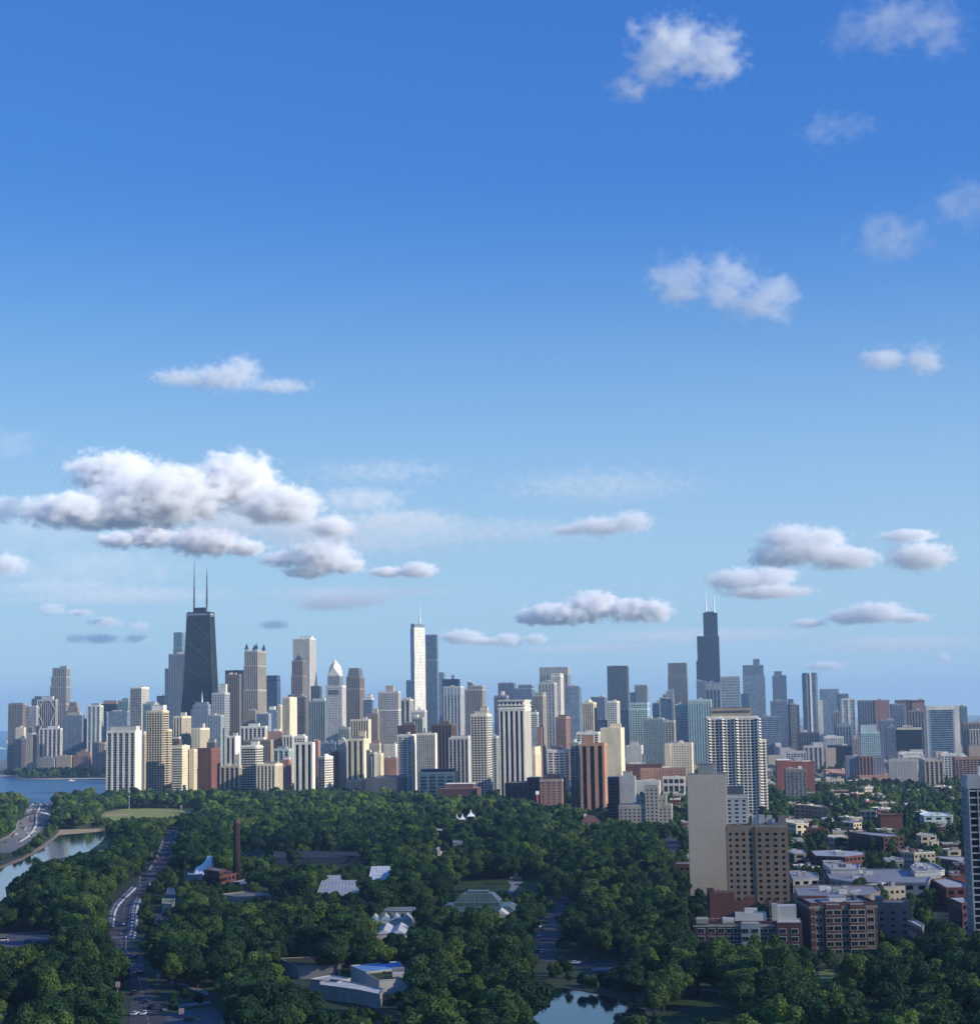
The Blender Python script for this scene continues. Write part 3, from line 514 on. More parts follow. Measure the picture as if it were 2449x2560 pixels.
def willis():
    a, b2, dd, zt = wl['top']; rt = wl['root']; cx = (a+b2)/2
    MB().box(cx-13, cx+13, -9, 9, zt+.5, zt+5).build('penthouse', plain('black_metal', (.022,.025,.032)), rt)
    for xx, top in ((1767, 1470), (1788, 1482)):
        lx_ = wl['lx'](xx); ztop = P(xx, top, wl['D']).z
        m = MB().cyl(lx_, 0, zt+.5, zt+(ztop-zt)*.45, 3.0, 2.4, 10).cyl(lx_, 0, zt+(ztop-zt)*.45, zt+(ztop-zt)*.85, 1.9, 1.6, 10).cyl(lx_, 0, zt+(ztop-zt)*.85, ztop, .7, .3, 6)
        m.build('antenna', plain('white_mast', (.85, .85, .85), .5), rt)
    m = MB()
    for yy in (1575, 1616, 1655): m.box(a-.7 if yy < 1590 else wl['lx'](1743)-.7, b2+.7, -dd/2-1.2, dd/2+1.2, wl['z'](yy)-3, wl['z'](yy))
    m.build('louvre_band', plain('louvre', (.05,.055,.065)), rt)
willis()
T('office_tower', 'blue banded block in front of the foot of the tallest tower', 4800, 1740, 1757, 1764, 1703, 'H', 'H', 'bgrey', 'gb')
T('office_tower', 'dark block with white vertical slots at the right foot of the tallest tower', 4600, 1763, 1794, 1800, 1707, 'V9', 'V9', 'bgrey', 'gk', band=(18,'grey'))
T('office_tower', 'pale blue-grey tower with a comb-like crown right of the tallest tower', 4600, 1801, None, 1848.5, 1697, 'H', 'H', 'grey', 'gl', fh=7, t=((1802,1848,1691.5,'V4','lgrey'),))
T('office_tower', 'blue-grey tower with a square block on top and dark glass left side', 5500, 1856, 1875, 1911, 1690, 'C4', 'V3', 'bgrey', 'gl', bare=1, t=((1857,1908,1663,'V3'),(1884,1899,1647.5,'V3')))
T('office_tower', 'blue-grey tower with a stepped top, next right of the square-block tower', 5400, 1930, 1932, 1964.5, 1689, 'V3', 'V3', 'bgrey', 'gl', bare=1, t=((1936,1954,1678,'V3'),))
T('office_tower', 'wide blue glass block below the stepped-top blue-grey tower', 4300, 1925, 1928, 1967, 1753, 'G4', 'G4', 'bgrey', 'gb', p=((1937,1953,1747,'bgrey'),))
T('office_tower', 'dark blue low tower left of the wide square-block tower', 5200, 1851, 1852, 1859, 1736, 'C3', 'C3', 'navy', 'gb')
T('apartment_tower', 'left part of the teal condo pair, with white balcony lines', 3650, 1688, 1716, 1721, 1761, 'L4', 'L4', 'mint', 'gt')
T('apartment_tower', 'right part of the teal condo pair, with white vertical fins', 3600, 1719, 1772, 1778, 1750, 'V5', 'V5', 'mint', 'gt', band=(8,'sage'))
T('apartment_tower', 'dark blue banded slab right behind the big white balcony tower', 3800, 1900, 1902, 1950, 1791, 'H', 'H', 'bgrey', 'gb', fh=4)
T('apartment_block', 'cream and brown block with balcony stacks below the teal condos', 2700, 1661, 1712, 1732, 1860, 'P4', 'W5', 'cream', 'gp', w=((1661,1675,1859,-2,'B','cream'),), yb=1916)
T('apartment_block', 'grey-white block with a dark vertical slot right of the blank cream tower', 2700, 1564, 1602, 1607, 1866, 'B', 'B', 'lgrey', p=((1574,1592,1855,'lgrey'),), yb=1912)
# ================================================================ right: big balcony tower and near towers
bt = T('apartment_tower', 'big white tower gridded with rows of sawtooth balconies', 1850, 1766, None, 1893, 1793, 'G4', 'L4', 'white', 'gk', p=((1776,1878,1769.5,'beige'),), dr=.3, w=((1893,1911,1850,8),), fh=2.9)
def saw():
    m = MB(); w, d, h = bt['w'], bt['d'], bt['h']; k = int(h/2.9)
    for j in range(k):
        z = j*2.9+.3
        for c in (-.49, -.22, .05, .5):
            cx = c*w; m.prism([(cx-3.4, -d/2-.4), (cx+3.4, -d/2-.4), (cx+1.2, -d/2-2.2)], z, z+1.1)
        for yy in (-.35, .0, .35): m.prism([(w/2+.3, yy*d-2.5), (w/2+2.2, yy*d), (w/2+.3, yy*d+2.5)], z, z+1.1)
    m.build('balconies', wall('white'), bt['root'])
    MB().box(-w*.36, w*.36, -d*.3-.5, -d*.3, h+4.8, h+6.8).build('louvre_band', wall('dgrey'), bt['root'])
saw()
T('apartment_tower', 'dark balcony tower with a blank grey wall wing, left of the blank panelled tower', 1800, 1520, None, 1588, 1943, 'B', 'B', 'lgrey', 'gk', w=((1520,1547,1942,-6,'L4','navy'),), p=((1556,1578,1930,'lgrey'),), yb=2048, dr=.4)
hs_ = T('hotel_block', 'old beige hotel with a stepped central tower among the trees', 1740, 1546, None, 1680, 2014, 'P4', 'P4', 'conc', 'gd', w=((1590,1664,1992,2),(1613,1646,1965,-1)), yb=2052, dr=.45)
pt = T('apartment_tower', 'blank panelled concrete tower, biggest plain wall at right', 1095, 1717, None, 1814, 1937, 'J', 'J', 'conc', p=((1744,1785,1910,'conc'),), yb=2222, dr=.45, par=.6)
T('office_block', 'white stone-fronted block with dark roof between two near towers', 1480, 1812, None, 1868, 1990, 'P6', 'P6', 'lgrey', 'gd', p=((1818,1858,1966,'dgrey'),), yb=2056, dr=.8, band=(2,'white'))
tt = T('apartment_tower', 'tan brick tower with paired dark windows beside the panelled tower', 1062, 1815, None, 1967, 2067, 'P4', 'P4', (.37,.265,.175), 'gk', yb=2256, dr=.35, bare=1, fh=3.4, w=((1886,1966.5,2067.5,-.7,'P5',(.35,.25,.165)),))
def tt_roof():
    h, rt = tt['h'], tt['root']
    for a, b2, y, c in ((1880,1895,2042,'white'),(1897,1912,2040,'lgrey'),(1918,1931,2042,'lgrey'),(1945,1965,2041,'taup'),(1930,1944,2058,'white'),(1840,1852,2061,'grey'),(1868,1880,2060,'dgrey')):
        x0, x1 = tt['lx'](a), tt['lx'](b2); cy = R.uniform(-2, 3); MB().box(x0, x1, cy, cy+4, h+.6, P((a+b2)/2, y, tt['D']).z).build('rooftop_unit', wall(c), rt)
    m = MB(); m.tube((tt['lx'](1878), 1, h+.5), (tt['lx'](1895), 1, h+7), .15, 5); m.tube((tt['lx'](1890), 1, h+.5), (tt['lx'](1890), 1, h+7), .2, 5); m.build('duct_frame', plain('antenna_grey', (.25,.27,.3)), rt)
tt_roof()
et = T('apartment_tower', 'glass-gridded tower cut off by the right edge of the view', 885, 2403, 2423, 2560, 1944, 'T4', 'T3', 'lgrey', 'gk', yb=2335, dmax=22, fh=3.2, rot=0, band=(5,'lgrey'))
# ================================================================ far right skyline
T('office_tower', 'slim dark tower with a pink-grey slab front, left of the twin-lobed tower', 4400, 1966, 1969, 1997, 1763, 'C4', 'C4', 'dgrey', 'gd', w=((1975,1989,1759,-3,'T4','lgrey'),), p=((1970,1984,1748,'dgrey'),))
lb = thing('apartment_tower', 'dark blue twin-lobed tower split by a white stripe', 'building')
def lobes():
    D = 4600; b = P(2025, 1682, D); lb.location = (b.x, b.y+12, 0); h = b.z; m = D/F
    for s in (-1, 1):
        cx = s*9.8*m*1.03; r = 9.3*m
        pts = [(cx+r*math.cos(t*math.pi/8), r*1.1*math.sin(t*math.pi/8)) for t in range(16)]
        MB().prism(pts, 0, h-6, pts).prism(pts, h-6, h, [(cx+(p[0]-cx)*.75, p[1]*.75) for p in pts]).build('lobe', glass('gb', 3, 3.4), lb)
        q = MB()
        for k in range(int(h/3.4)):
            q.prism([(cx+(p[0]-cx)*1.015, p[1]*1.015) for p in pts], k*3.4, k*3.4+.8)
        q.build('floor_bands', wall('bgrey'), lb)
    MB().box(-2.2*m, 2.2*m, -r*1.18, -r*.5, 0, h-2).build('white_stripe', wall('white'), lb)
lobes()
T('apartment_tower', 'blank white slab at the foot of the twin-lobed tower', 4300, 2041, 2043, 2055, 1752, 'B', 'B', 'white')
T('office_tower', 'broad blue glass tower right of the twin-lobed tower', 5000, 2048, 2051, 2096, 1728, 'C4', 'C4', 'bgrey', 'gl', t=((2048.5,2095.5,1723),))
T('office_tower', 'lower blue glass tower right behind the broad blue one', 5000, 2095, 2097, 2120, 1735, 'C4', 'C4', 'bgrey', 'gb')
T('apartment_tower', 'white-framed tower with a tall central window bay at right', 3900, 2098, 2103, 2138, 1748, 'V13', 'B', 'white', 'gl', p=((2108,2130,1745.5,'white'),))
T('apartment_tower', 'blue glass tower joined left of the pinkish slab', 4200, 2143, 2147, 2185, 1752, 'V6', 'V6', 'bgrey', 'gb')
T('apartment_tower', 'pinkish brown slab with a pale right edge, right of the blue glass tower', 4150, 2184, None, 2222, 1751, 'P4', 'B', 'pink', 'gp')
T('apartment_tower', 'left blue-grey ribbed tower of the pair with brown cap', 4050, 2224, 2228, 2258, 1761, 'V4', 'V4', 'bgrey', 'gb')
T('apartment_tower', 'brown-capped grey slab behind the blue-grey ribbed tower', 4250, 2236, 2240, 2275, 1751, 'P4', 'B', 'taup', 'gp', band=(5,'dbrick'))
T('apartment_tower', 'brown-capped pinkish slab left of the blue-banded white block', 4250, 2275, 2279, 2310, 1751, 'P4', 'B', 'pink', 'gp', band=(5,'dbrick'))
T('apartment_tower', 'grey-brown ribbed block left against the blue-banded white block', 3950, 2267, 2271, 2308, 1777, 'V6', 'V5', 'taup', 'gd')
T('office_tower', 'wide block with white blank corners and blue glass bands', 3500, 2309, 2315, 2396, 1766, 'B', 'B', 'white', 'gl', bare=1, fh=4)
bb_ = T('office_tower', 'blue glass slab behind the wide white-cornered block', 3900, 2394, 2397, 2416, 1767, 'G4', 'G4', 'bgrey', 'gb')
T('apartment_tower', 'grey ribbed tower at the right edge with a lower pale front', 3600, 2403, 2407, 2460, 1808, 'V5', 'V5', 'taup', 'gd', w=((2422,2458,1823,-3,'V5','lgrey'),))
T('office_block', 'black glass cube with a cream top band at right', 3600, 2239, 2242, 2303, 1818, 'C3', 'C3', 'navy', 'gk', band=(5,'cream'))
T('office_block', 'blue-grey gridded block left against the black glass cube', 3650, 2212, 2215, 2240, 1818, 'G4', 'G4', 'bgrey', 'gb')
T('office_block', 'grey-blue block rising behind the gridded one left of the black cube', 3800, 2197, 2200, 2236, 1800, 'G4', 'G4', 'bgrey', 'gb')
T('apartment_tower', 'teal and white gridded tower, brightest teal on the right side', 3500, 2148, 2151, 2198, 1831, 'G4', 'G4', 'mint', 'gt', p=((2150,2192,1812,'mint'),))
T('apartment_block', 'narrow brown gridded block left of the teal and white tower', 3300, 2128, 2130, 2148, 1844, 'G4', 'G4', 'conc', 'gp')
ar = T('office_tower', 'blue-grey tower with an arched roof at right', 3700, 2087, 2090, 2127, 1816, 'V6', 'V6', 'bgrey', 'gb', bare=1)
MB().poly([(ar['w']*.48*math.cos(t*math.pi/8), y, ar['h']+.3+7*math.sin(t*math.pi/8)) for y in (-ar['d']*.45, ar['d']*.45) for t in range(9)],
  [tuple(range(9)), tuple(range(17, 8, -1))]+[(i, i+9, i+10, i+1) for i in range(8)]).build('arched_roof', wall('bgrey'), ar['root'])
T('apartment_tower', 'narrow beige-edged tower behind the arched-roof tower', 4200, 2079, 2081, 2097, 1779, 'V5', 'B', 'conc', 'gb')
T('office_block', 'white-framed stepped block left of the arched-roof tower', 3500, 2057, 2060, 2108, 1843, 'G4', 'G4', 'white', 'gl', p=((2066,2090,1838,'white'),), yb=None)
T('office_block', 'long dark glass block low at right centre', 3400, 2067, 2070, 2129, 1866, 'C3', 'C3', 'navy', 'gk')
T('apartment_block', 'low block of white piers and dark bays left of the long dark glass block', 3300, 2006, 2009, 2055, 1867, 'V9', 'V9', 'lgrey', 'gd', yb=1893)
T('office_block', 'broad dark block behind the low white-piered block', 3700, 1992, 1995, 2047, 1832, 'V5', 'V5', 'dgrey', 'gd')
T('apartment_block', 'low grey block with pale windows right of the dark banded slab', 3100, 1966, 1968, 2015, 1880, 'G5', 'G5', 'lgrey', 'gb')
T('apartment_block', 'blue-grey and cream block of balconies left of the curved grey block', 2800, 2111, 2113, 2209, 1891, 'P4', 'P4', 'bgrey', 'gd', w=((2146,2182,1890,-3,'V5','pink'),), yb=1918)
T('apartment_block', 'long pale grey curved block among the right-hand trees', 2600, 2219, 2221, 2291, 1900, 'P4', 'P4', 'lgrey', 'gb', yb=1922)
T('apartment_block', 'taupe block with pale piers and white left end at right', 2500, 2296, 2314, 2357, 1901, 'V6', 'G4', 'beige', 'gp', p=((2300,2318,1895,'white'),), yb=1934)
T('apartment_block', 'low white block with long window rows at far right', 2850, 2346, None, 2410, 1886, 'G5', 'G5', 'white', 'gb', yb=1894)
T('apartment_block', 'low pinkish block with long window rows at the right edge', 2750, 2380, None, 2460, 1894, 'G5', 'G5', 'pink', 'gd', yb=1908)
T('office_block', 'long white low building under the black glass cube', 3300, 2242, None, 2304, 1882, 'G7', 'G7', 'white', 'gd')
T('apartment_block', 'white low terrace with roof boxes right of the black glass cube foot', 3100, 2254, None, 2300, 1890, 'G5', 'G5', 'white', 'gd')
T('brick_block', 'orange-red brick block with white roof right of the big balcony tower', 2330, 1938, 1942, 2035, 1906, 'B', 'W6', 'red', roof='white', w=((1940,1975,1901,-2,'B','red'),), yb=1938)
T('apartment_block', 'grey gridded block in front of the orange-red brick block', 2120, 1960, 1963, 2014, 1925, 'G5', 'G5', 'taup', 'gl', yb=1958)
def xbrace():
    w, d, h, rt = bx['w'], bx['d'], bx['h'], bx['root']; m = MB(); mt = wall('white')
    for s in (-1, 1):
        a, b2 = (s*w*.5, s*w*.2); z = h-2; up = 0
        while z > h-125:
            m.tube((a if up else b2, -d/2-1.1, z), (b2 if up else a, -d/2-1.1, z-26), .7, 4); z -= 26; up = 1-up
    m.tube((w*.5, -d/2-1, 2), (w*.5, -d/2-1, h), .8, 4); m.tube((-w*.5, -d/2-1, 2), (-w*.5, -d/2-1, h), .8, 4)
    m.tube((-w*.5, -d/2-1, h-2), (w*.5, -d/2-1, h-2), .9, 4); m.build('cross_bracing', mt, rt)
xbrace()
def cornered():
    t = [o for o in C.objects if o.get('label', '').startswith('wide block with white blank corners')][0]
    f = [c for c in t.children if c.name.startswith('facade')][0]
    D = 3500; m = D/F; w, h = (2396-2309)*m, P(2350, 1766, D).z; dd = max(v.co.y for v in f.data.vertices)
    k = MB()
    n = int((h-8)/4.2)
    for j in range(n): k.box(-w*.34, w*.3, -dd-1.2, -dd-.5, 5+j*4.2, 7.1+j*4.2)
    k.build('window_bands', glass('gb', 6, 4.2), t)
cornered()
# ---------------------------------------------------------------- traced low buildings: roof outline at its real height, walls down to the ground
def slab(name, label, cat, pts, z, wc, rc, win=None, yb=None, par=.6, z0=0, group=None, keep=True, gc='gk', fh=3.3, mat=None, sky=0):
    ps = [G(x, y, z) for x, y in pts]; cx = sum(p.x for p in ps)/len(ps); cy = sum(p.y for p in ps)/len(ps)
    rt = thing(name, label, cat, (cx, cy, 0), 0, group); q = [(p.x-cx, p.y-cy) for p in ps]
    ar_ = sum(q[i][0]*q[(i+1) % len(q)][1]-q[(i+1) % len(q)][0]*q[i][1] for i in range(len(q)))
    if ar_ < 0: q = q[::-1]
    MB().prism(q, z0, z-.05).build('wall', mat or wall(wc), rt)
    sh = lambda k: [(a*k, b*k) for a, b in q]
    MB().prism(sh(.995), z-.04, z+.12).build('roof', wall(rc), rt)
    m = MB(); n = len(q)
    for i in range(n):
        a, b2 = Vector(q[i]+(z+par/2,)), Vector(q[(i+1) % n]+(z+par/2,)); m.tube(a, b2, max(par/2, .12), 4)
    m.build('parapet', wall(wc) if mat is None else mat, rt)
    if win:
        m = MB(); ws = []; k = max(1, int((z-.8)/fh))
        for i in range(n):
            a, b2 = Vector(q[i]), Vector(q[(i+1) % n]); L_ = (b2-a).length
            if L_ < win*1.5: continue
            d = (b2-a)/L_; nr = Vector((d.y, -d.x)); c = max(1, int(L_/win)); s = L_/c
            for j in range(c):
                u0, u1 = a+d*(s*j+s*.22), a+d*(s*j+s*.78)
                for l in range(k):
                    z_0 = l*(z/k)+z/k*.28; z_1 = l*(z/k)+z/k*.78
                    o_ = nr*.06
                    ws.append([(u0.x+o_.x, u0.y+o_.y, z_0), (u1.x+o_.x, u1.y+o_.y, z_0), (u1.x+o_.x, u1.y+o_.y, z_1), (u0.x+o_.x, u0.y+o_.y, z_1)])
        wm_ = plain('window_dark_'+gc, GLS[gc], .2)
        if len(ws) <= 90:
            for q_ in ws: MB().poly(q_, [(0, 1, 2, 3)]).build('window', wm_, rt)
        else:
            for q_ in ws: m.poly(q_, [(0, 1, 2, 3)])
            m.build('windows', wm_, rt)
    D = min(math.hypot(p.x, p.y) for p in ps)
    if keep:
        ys = [y for _, y in pts]; xs = [x for x, _ in pts]
        KEEP.append((pts, D))
        if yb: keep_rect(min(xs), min(ys), max(xs), yb, D)
    FOOT.append((cx, cy, max(math.hypot(a, b2) for a, b2 in q)*.7))
    for i in range(sky):
        a = R.uniform(-.6, .6); b2 = R.uniform(-.6, .6); i0 = R.randrange(n); e = q[i0]; f = q[(i0+1) % n]
        u, v = e[0]*a*.8+f[0]*b2*.3, e[1]*a*.8+f[1]*b2*.3; s1, s2 = R.uniform(1, 2.6), R.uniform(1, 2.6)
        MB().box(u-s1, u+s1, v-s2, v+s2, z+.1, z+R.uniform(1, 2.4)).build('rooftop_unit', wall(R.choice(('lgrey', 'grey', 'white'))), rt)
    return rt, q, (cx, cy)
A4 = lambda *p: [zA(*i) for i in p]
B4 = lambda *p: [zB(*i) for i in p]
C4_ = lambda *p: [zC(*i) for i in p]
def zD(X, Y): return (1969+X/3.908, 1860+Y/3.908)
D4 = lambda *p: [zD(*i) for i in p]
# nature museum by the road
slab('museum_wing', 'low museum wing with a mossy brown flat roof and white fascia', 'museum', A4((1630,1122),(1745,1168),(2000,1163),(1880,1112)), 5, 'grey', 'moss', None, 2440)
slab('museum_hall', 'museum hall under a pale blue metal roof', 'museum', B4((180,1165),(270,1203),(492,1180),(460,1140)), 6, 'lgrey', (.20,.38,.60), None, 2436)
slab('museum_hall', 'museum hall with a green planted roof beside the blue-roofed one', 'museum', B4((262,1206),(345,1252),(520,1240),(515,1188),(490,1186)), 5.5, 'lgrey', (.10,.11,.045), None, 2458, sky=2)
slab('museum_wing', 'front museum wing with a bright white roof above a grey wall', 'museum', B4((0,1262),(60,1245),(180,1262),(370,1302),(352,1335),(205,1305),(0,1278)), 5, 'conc', 'white', None, 2515)
slab('museum_wing', 'long low pale connecting roof behind the blue-roofed hall', 'museum', B4((-60,1245),(100,1262),(178,1240),(60,1222)), 5, 'lgrey', 'lgrey', None)
# lodge, chimney, tent
ch = thing('chimney', 'tall round brown brick chimney rising from the park trees', 'chimney', P(*zA(1388,630), 1225)*1.0)
ch.location.z = 0; zt = P(*zA(1383,300), 1225).z
MB().cyl(0, 0, 0, zt-3, 2.9, 2.1, 20).build('shaft', plain('chimney_brick', (.060,.040,.036), .9), ch, True)
MB().cyl(0, 0, zt-3, zt-1.2, 2.5, 2.5, 20).cyl(0, 0, zt-1.2, zt, 2.2, 2.1, 20).build('cap', plain('chimney_cap', (.16,.11,.09), .9), ch)
keep_rect(581, 2045, 601, 2182, 1200)
slab('park_lodge', 'red brick park lodge with stepped flat roofs beside the chimney', 'building', A4((1195,605),(1290,640),(1400,620),(1395,612),(1310,592)), 8, 'brick', 'brown', 5, 2203, par=1)
slab('park_lodge', 'upper storey block of the brick lodge with white cornices', 'building', A4((1208,600),(1288,612),(1322,598),(1250,585)), 12, 'brick', 'taup', 4, 2190, z0=8.3)
tn = thing('tent', 'white peaked tensile tent beside the brick lodge', 'tent', P(*zA(1205,600), 1275)); tn.location.z = 0
def tent(rt, D, px_pts, apex, zlow=4):
    c = rt.location; a = P(*apex, D)-c; n = len(px_pts); v = []; f = []
    base = [P(x, y, D)-Vector((c.x, c.y, 0)) for x, y in px_pts]
    dep = 9
    prof = []
    for i, b in enumerate(base):
        for s, k in ((-1, 0), (0, 1), (1, 0)):
            prof.append((b.x, s*dep*(1-.5*i/n), zlow if s else b.z))
    for i in range(n-1):
        for j in range(2): f.append((i*3+j, i*3+j+1, i*3+j+4, i*3+j+3))
    f += [(0, 1, 2), ((n-1)*3, (n-1)*3+2, (n-1)*3+1)]
    MB().poly(prof, f).build('canopy', plain('tent_fabric', (.82, .84, .88), .6), rt)
    MB().cyl(base[-2].x, 0, 0, zlow+2, .2).cyl(base[0].x, 0, 0, zlow, .2).build('pole', plain('white_steel', (.75,.75,.75)), rt)
tent(tn, 1275, [zA(1145,585), zA(1175,572), zA(1200,548), zA(1218,516), zA(1246,516), zA(1256,545), zA(1248,560)], zA(1230,515))
keep_rect(487, 2138, 535, 2176, 1270)
slab('park_building', 'long dark grey gabled roof building among the park trees', 'building', A4((1602,530),(2130,530),(2138,492),(1608,490)), 7, 'dgrey', 'roofd', None, 2158)
slab('park_building', 'green-grey hipped roof building right of the chimney', 'building', A4((1420,470),(1540,472),(1556,478),(1520,445),(1415,448)), 7, 'sage', (.13,.16,.15), None, 2142)
slab('park_building', 'flat pale roofed shed left of the chimney', 'building', A4((1185,435),(1370,445),(1368,432),(1195,428)), 6, 'grey', 'roofg', None)
slab('park_building', 'small green ribbed roof pavilion below the white tent', 'building', A4((1088,630),(1185,635),(1180,608),(1092,606)), 5, 'sage', 'sage', None)
slab('park_building', 'low grey shed roof right of the lodge', 'building', A4((1365,672),(1420,690),(1520,660),(1500,645)), 5, 'grey', 'roofg', None)
slab('park_building', 'long flat whitish park shed roof among dark trees', 'building', A4((1300,745),(1400,765),(1590,750),(1480,722)), 4, 'beige', (.3,.28,.22), None)
slab('park_building', 'small yellowish roofed booth left of centre in the park', 'building', A4((950,800),(1010,805),(1025,770),(955,768)), 5, 'beige', (.4,.38,.2), None, 2270)
slab('park_building', 'small dark blue-roofed park hut above the booth', 'building', A4((975,750),(1050,752),(1055,712),(985,705)), 5, 'bgrey', (.1,.13,.18), None)
# glasshouses
def greenhouse(label, D, xs, ytop, yb_, dep, ngab, mat='white', rib=(.45,.5,.5), h0=4, hr=3.5, rot=0):
    g0, g1 = P(xs[0], yb_, D), P(xs[1], yb_, D); w = (g1-g0).length; A = math.radians(rot)
    c = (g0+g1)/2; rt = thing('greenhouse', label, 'greenhouse', (c.x, c.y+dep/2, 0), -A)
    MB().box(-w/2, w/2, -dep/2, dep/2, 0, h0).build('wall', wall(mat), rt)
    m = MB(); r = MB(); s = w/ngab
    for i in range(ngab):
        x0 = -w/2+i*s
        m.poly([(x0, -dep/2-.3, h0), (x0+s, -dep/2-.3, h0), (x0+s/2, -dep/2-.3, h0+hr), (x0, dep/2, h0), (x0+s, dep/2, h0), (x0+s/2, dep/2, h0+hr)], [(0, 1, 2), (3, 5, 4), (0, 2, 5, 3), (1, 4, 5, 2)])
        for k in range(int(dep/2.5)+1):
            y = -dep/2+k*2.5; r.tube((x0+.1, y, h0+.1), (x0+s/2, y, h0+hr+.1), .13, 4); r.tube((x0+s-.1, y, h0+.1), (x0+s/2, y, h0+hr+.1), .13, 4)
        r.tube((x0+s/2, -dep/2, h0+hr+.15), (x0+s/2, dep/2, h0+hr+.15), .18, 4)
    m.build('glass_roof', plain('greenhouse_glass_%.2f' % rib[0], rib, .25), rt); r.build('roof_rib', wall('white'), rt)
    keep_rect(xs[0], ytop, xs[1], yb_-(18 if yb_ > 2340 else 0), D); FOOT.append((c.x, c.y+dep/2, max(w, dep)*.6)); return rt
greenhouse('row of four white gabled greenhouse fronts below the conservatory', 925, (922,1030), 2268, 2296, 10, 4, rib=(.5,.58,.62), h0=7.6, hr=2.6)
greenhouse('white greenhouse pair with bright ribbed roofs in front of the gabled row', 868, (941,1014), 2298, 2352, 30, 2, rib=(.72,.75,.80), h0=7.6, hr=1.9)
def longhouse(label, D, x0, x1, ytop, yb_, h0, dep, col):
    p0, p1 = P(x0, yb_, D), P(x1, yb_, D); w = (p1-p0).length; c = (p0+p1)/2; rt = thing('greenhouse', label, 'greenhouse', (c.x, c.y+dep/2, 0))
    zr = P((x0+x1)/2, ytop, D+dep/2).z; zr = max(zr, h0+2)
    MB().box(-w/2, w/2, -dep/2, dep/2, 0, h0).build('wall', wall('white'), rt)
    MB().prism([(-w/2-.3, -dep/2-.3), (w/2+.3, -dep/2-.3), (w/2+.3, dep/2+.3), (-w/2-.3, dep/2+.3)], h0, zr, [(-w/2*.82, -.2), (w/2*.82, -.2), (w/2*.82, .2), (-w/2*.82, .2)]).build('glass_roof', plain('greenhouse_glass_%.2f' % col[0], col, .3), rt)
    m = MB(); n = int(w/2.2)
    for i in range(n+1):
        t = i/n; m.tube((-w/2+w*t, -dep/2-.35, h0), ((-w/2+w*t)*.82, -.2, zr+.05), .16, 4)
    for k in (0, .33, .66, 1): m.tube(((-w/2)*(1-.18*k), -dep/2*(1-k)-.3, h0+(zr-h0)*k+.05), ((w/2)*(1-.18*k), -dep/2*(1-k)-.3, h0+(zr-h0)*k+.05), .14, 4)
    m.build('roof_rib', wall('white'), rt); keep_rect(x0, ytop, x1, yb_-4, D); FOOT.append((c.x, c.y+dep/2, w*.6)); return rt
longhouse('broad ribbed glasshouse roof in the park left of centre', 1080, 786, 896, 2202, 2234, 3.5, 44, (.36,.40,.40))
longhouse('small square ribbed glasshouse top behind the broad glasshouse', 1140, 803, 853, 2189, 2206, 6, 20, (.40,.44,.44))
longhouse('small white pavilion with ribbed roof behind the glasshouse', 1190, 921, 977, 2166, 2194, 4.5, 20, (.66,.70,.76))
slab('greenhouse_shed', 'long grey flat roof behind the four white greenhouse gables', 'building', B4((310,842),(550,842),(556,822),(318,822)), 6, 'lgrey', (.3,.33,.36), None)
def conservatory():
    D = 975; c = P(1195, 2300, D); rt = thing('conservatory', 'large green-grey glass conservatory with tiered hipped roof', 'greenhouse', (c.x, c.y+16, 0), -.08)
    gm = plain('conservatory_glass', (.08,.12,.105), .3); rbm = plain('conservatory_rib', (.2,.26,.24), .6); m_ = D/F
    sec = [(-24.5, 24.5, 18, 0, 3.5, 1), (-24, 24, 17, 3.5, 8, .74), (-12.8, 12.8, 11, 5, 10, .95), (-12, 12, 10, 10, 14.2, .66), (-6, 6, 4.6, 14.2, 15.4, .95)]
    for i, (a, b2, dd, z0, z1, k) in enumerate(sec):
        n = 'wall' if i == 0 else 'glass_roof'
        MB().prism([(a, -dd), (b2, -dd), (b2, dd), (a, dd)], z0, z1, [(a*k, -dd*k), (b2*k, -dd*k), (b2*k, dd*k), (a*k, dd*k)]).build(n, gm, rt)
        m = MB(); q = int((b2-a)/2.6)
        for j in range(q+1):
            t = j/q; x = a+(b2-a)*t; m.tube((x, -dd-.06, z0), (x*k, -dd*k-.06, z1+.03), .12, 4)
        m.tube((a*k, -dd*k-.1, z1), (b2*k, -dd*k-.1, z1), .22, 4); m.tube((a, -dd-.1, z0+.1), (b2, -dd-.1, z0+.1), .22, 4)
        m.build('roof_rib', rbm, rt)
    MB().prism([(10, -26), (18, -26), (18, -18), (10, -18)], 0, 5).build('entrance_wing', wall('white'), rt)
    m = MB().poly([(10,-26.3,5),(18,-26.3,5),(14,-26.3,7.8),(10,-14,5),(18,-14,5),(14,-14,7.8)], [(0,1,2),(3,5,4),(0,2,5,3),(1,4,5,2)]); m.build('entrance_roof', wall('white'), rt)
    KEEP.append((B4((690,805),(800,745),(865,700),(980,700),(1045,745),(1165,800),(1110,850),(1000,810)), D-20)); FOOT.append((c.x, c.y+16, 40))
conservatory()
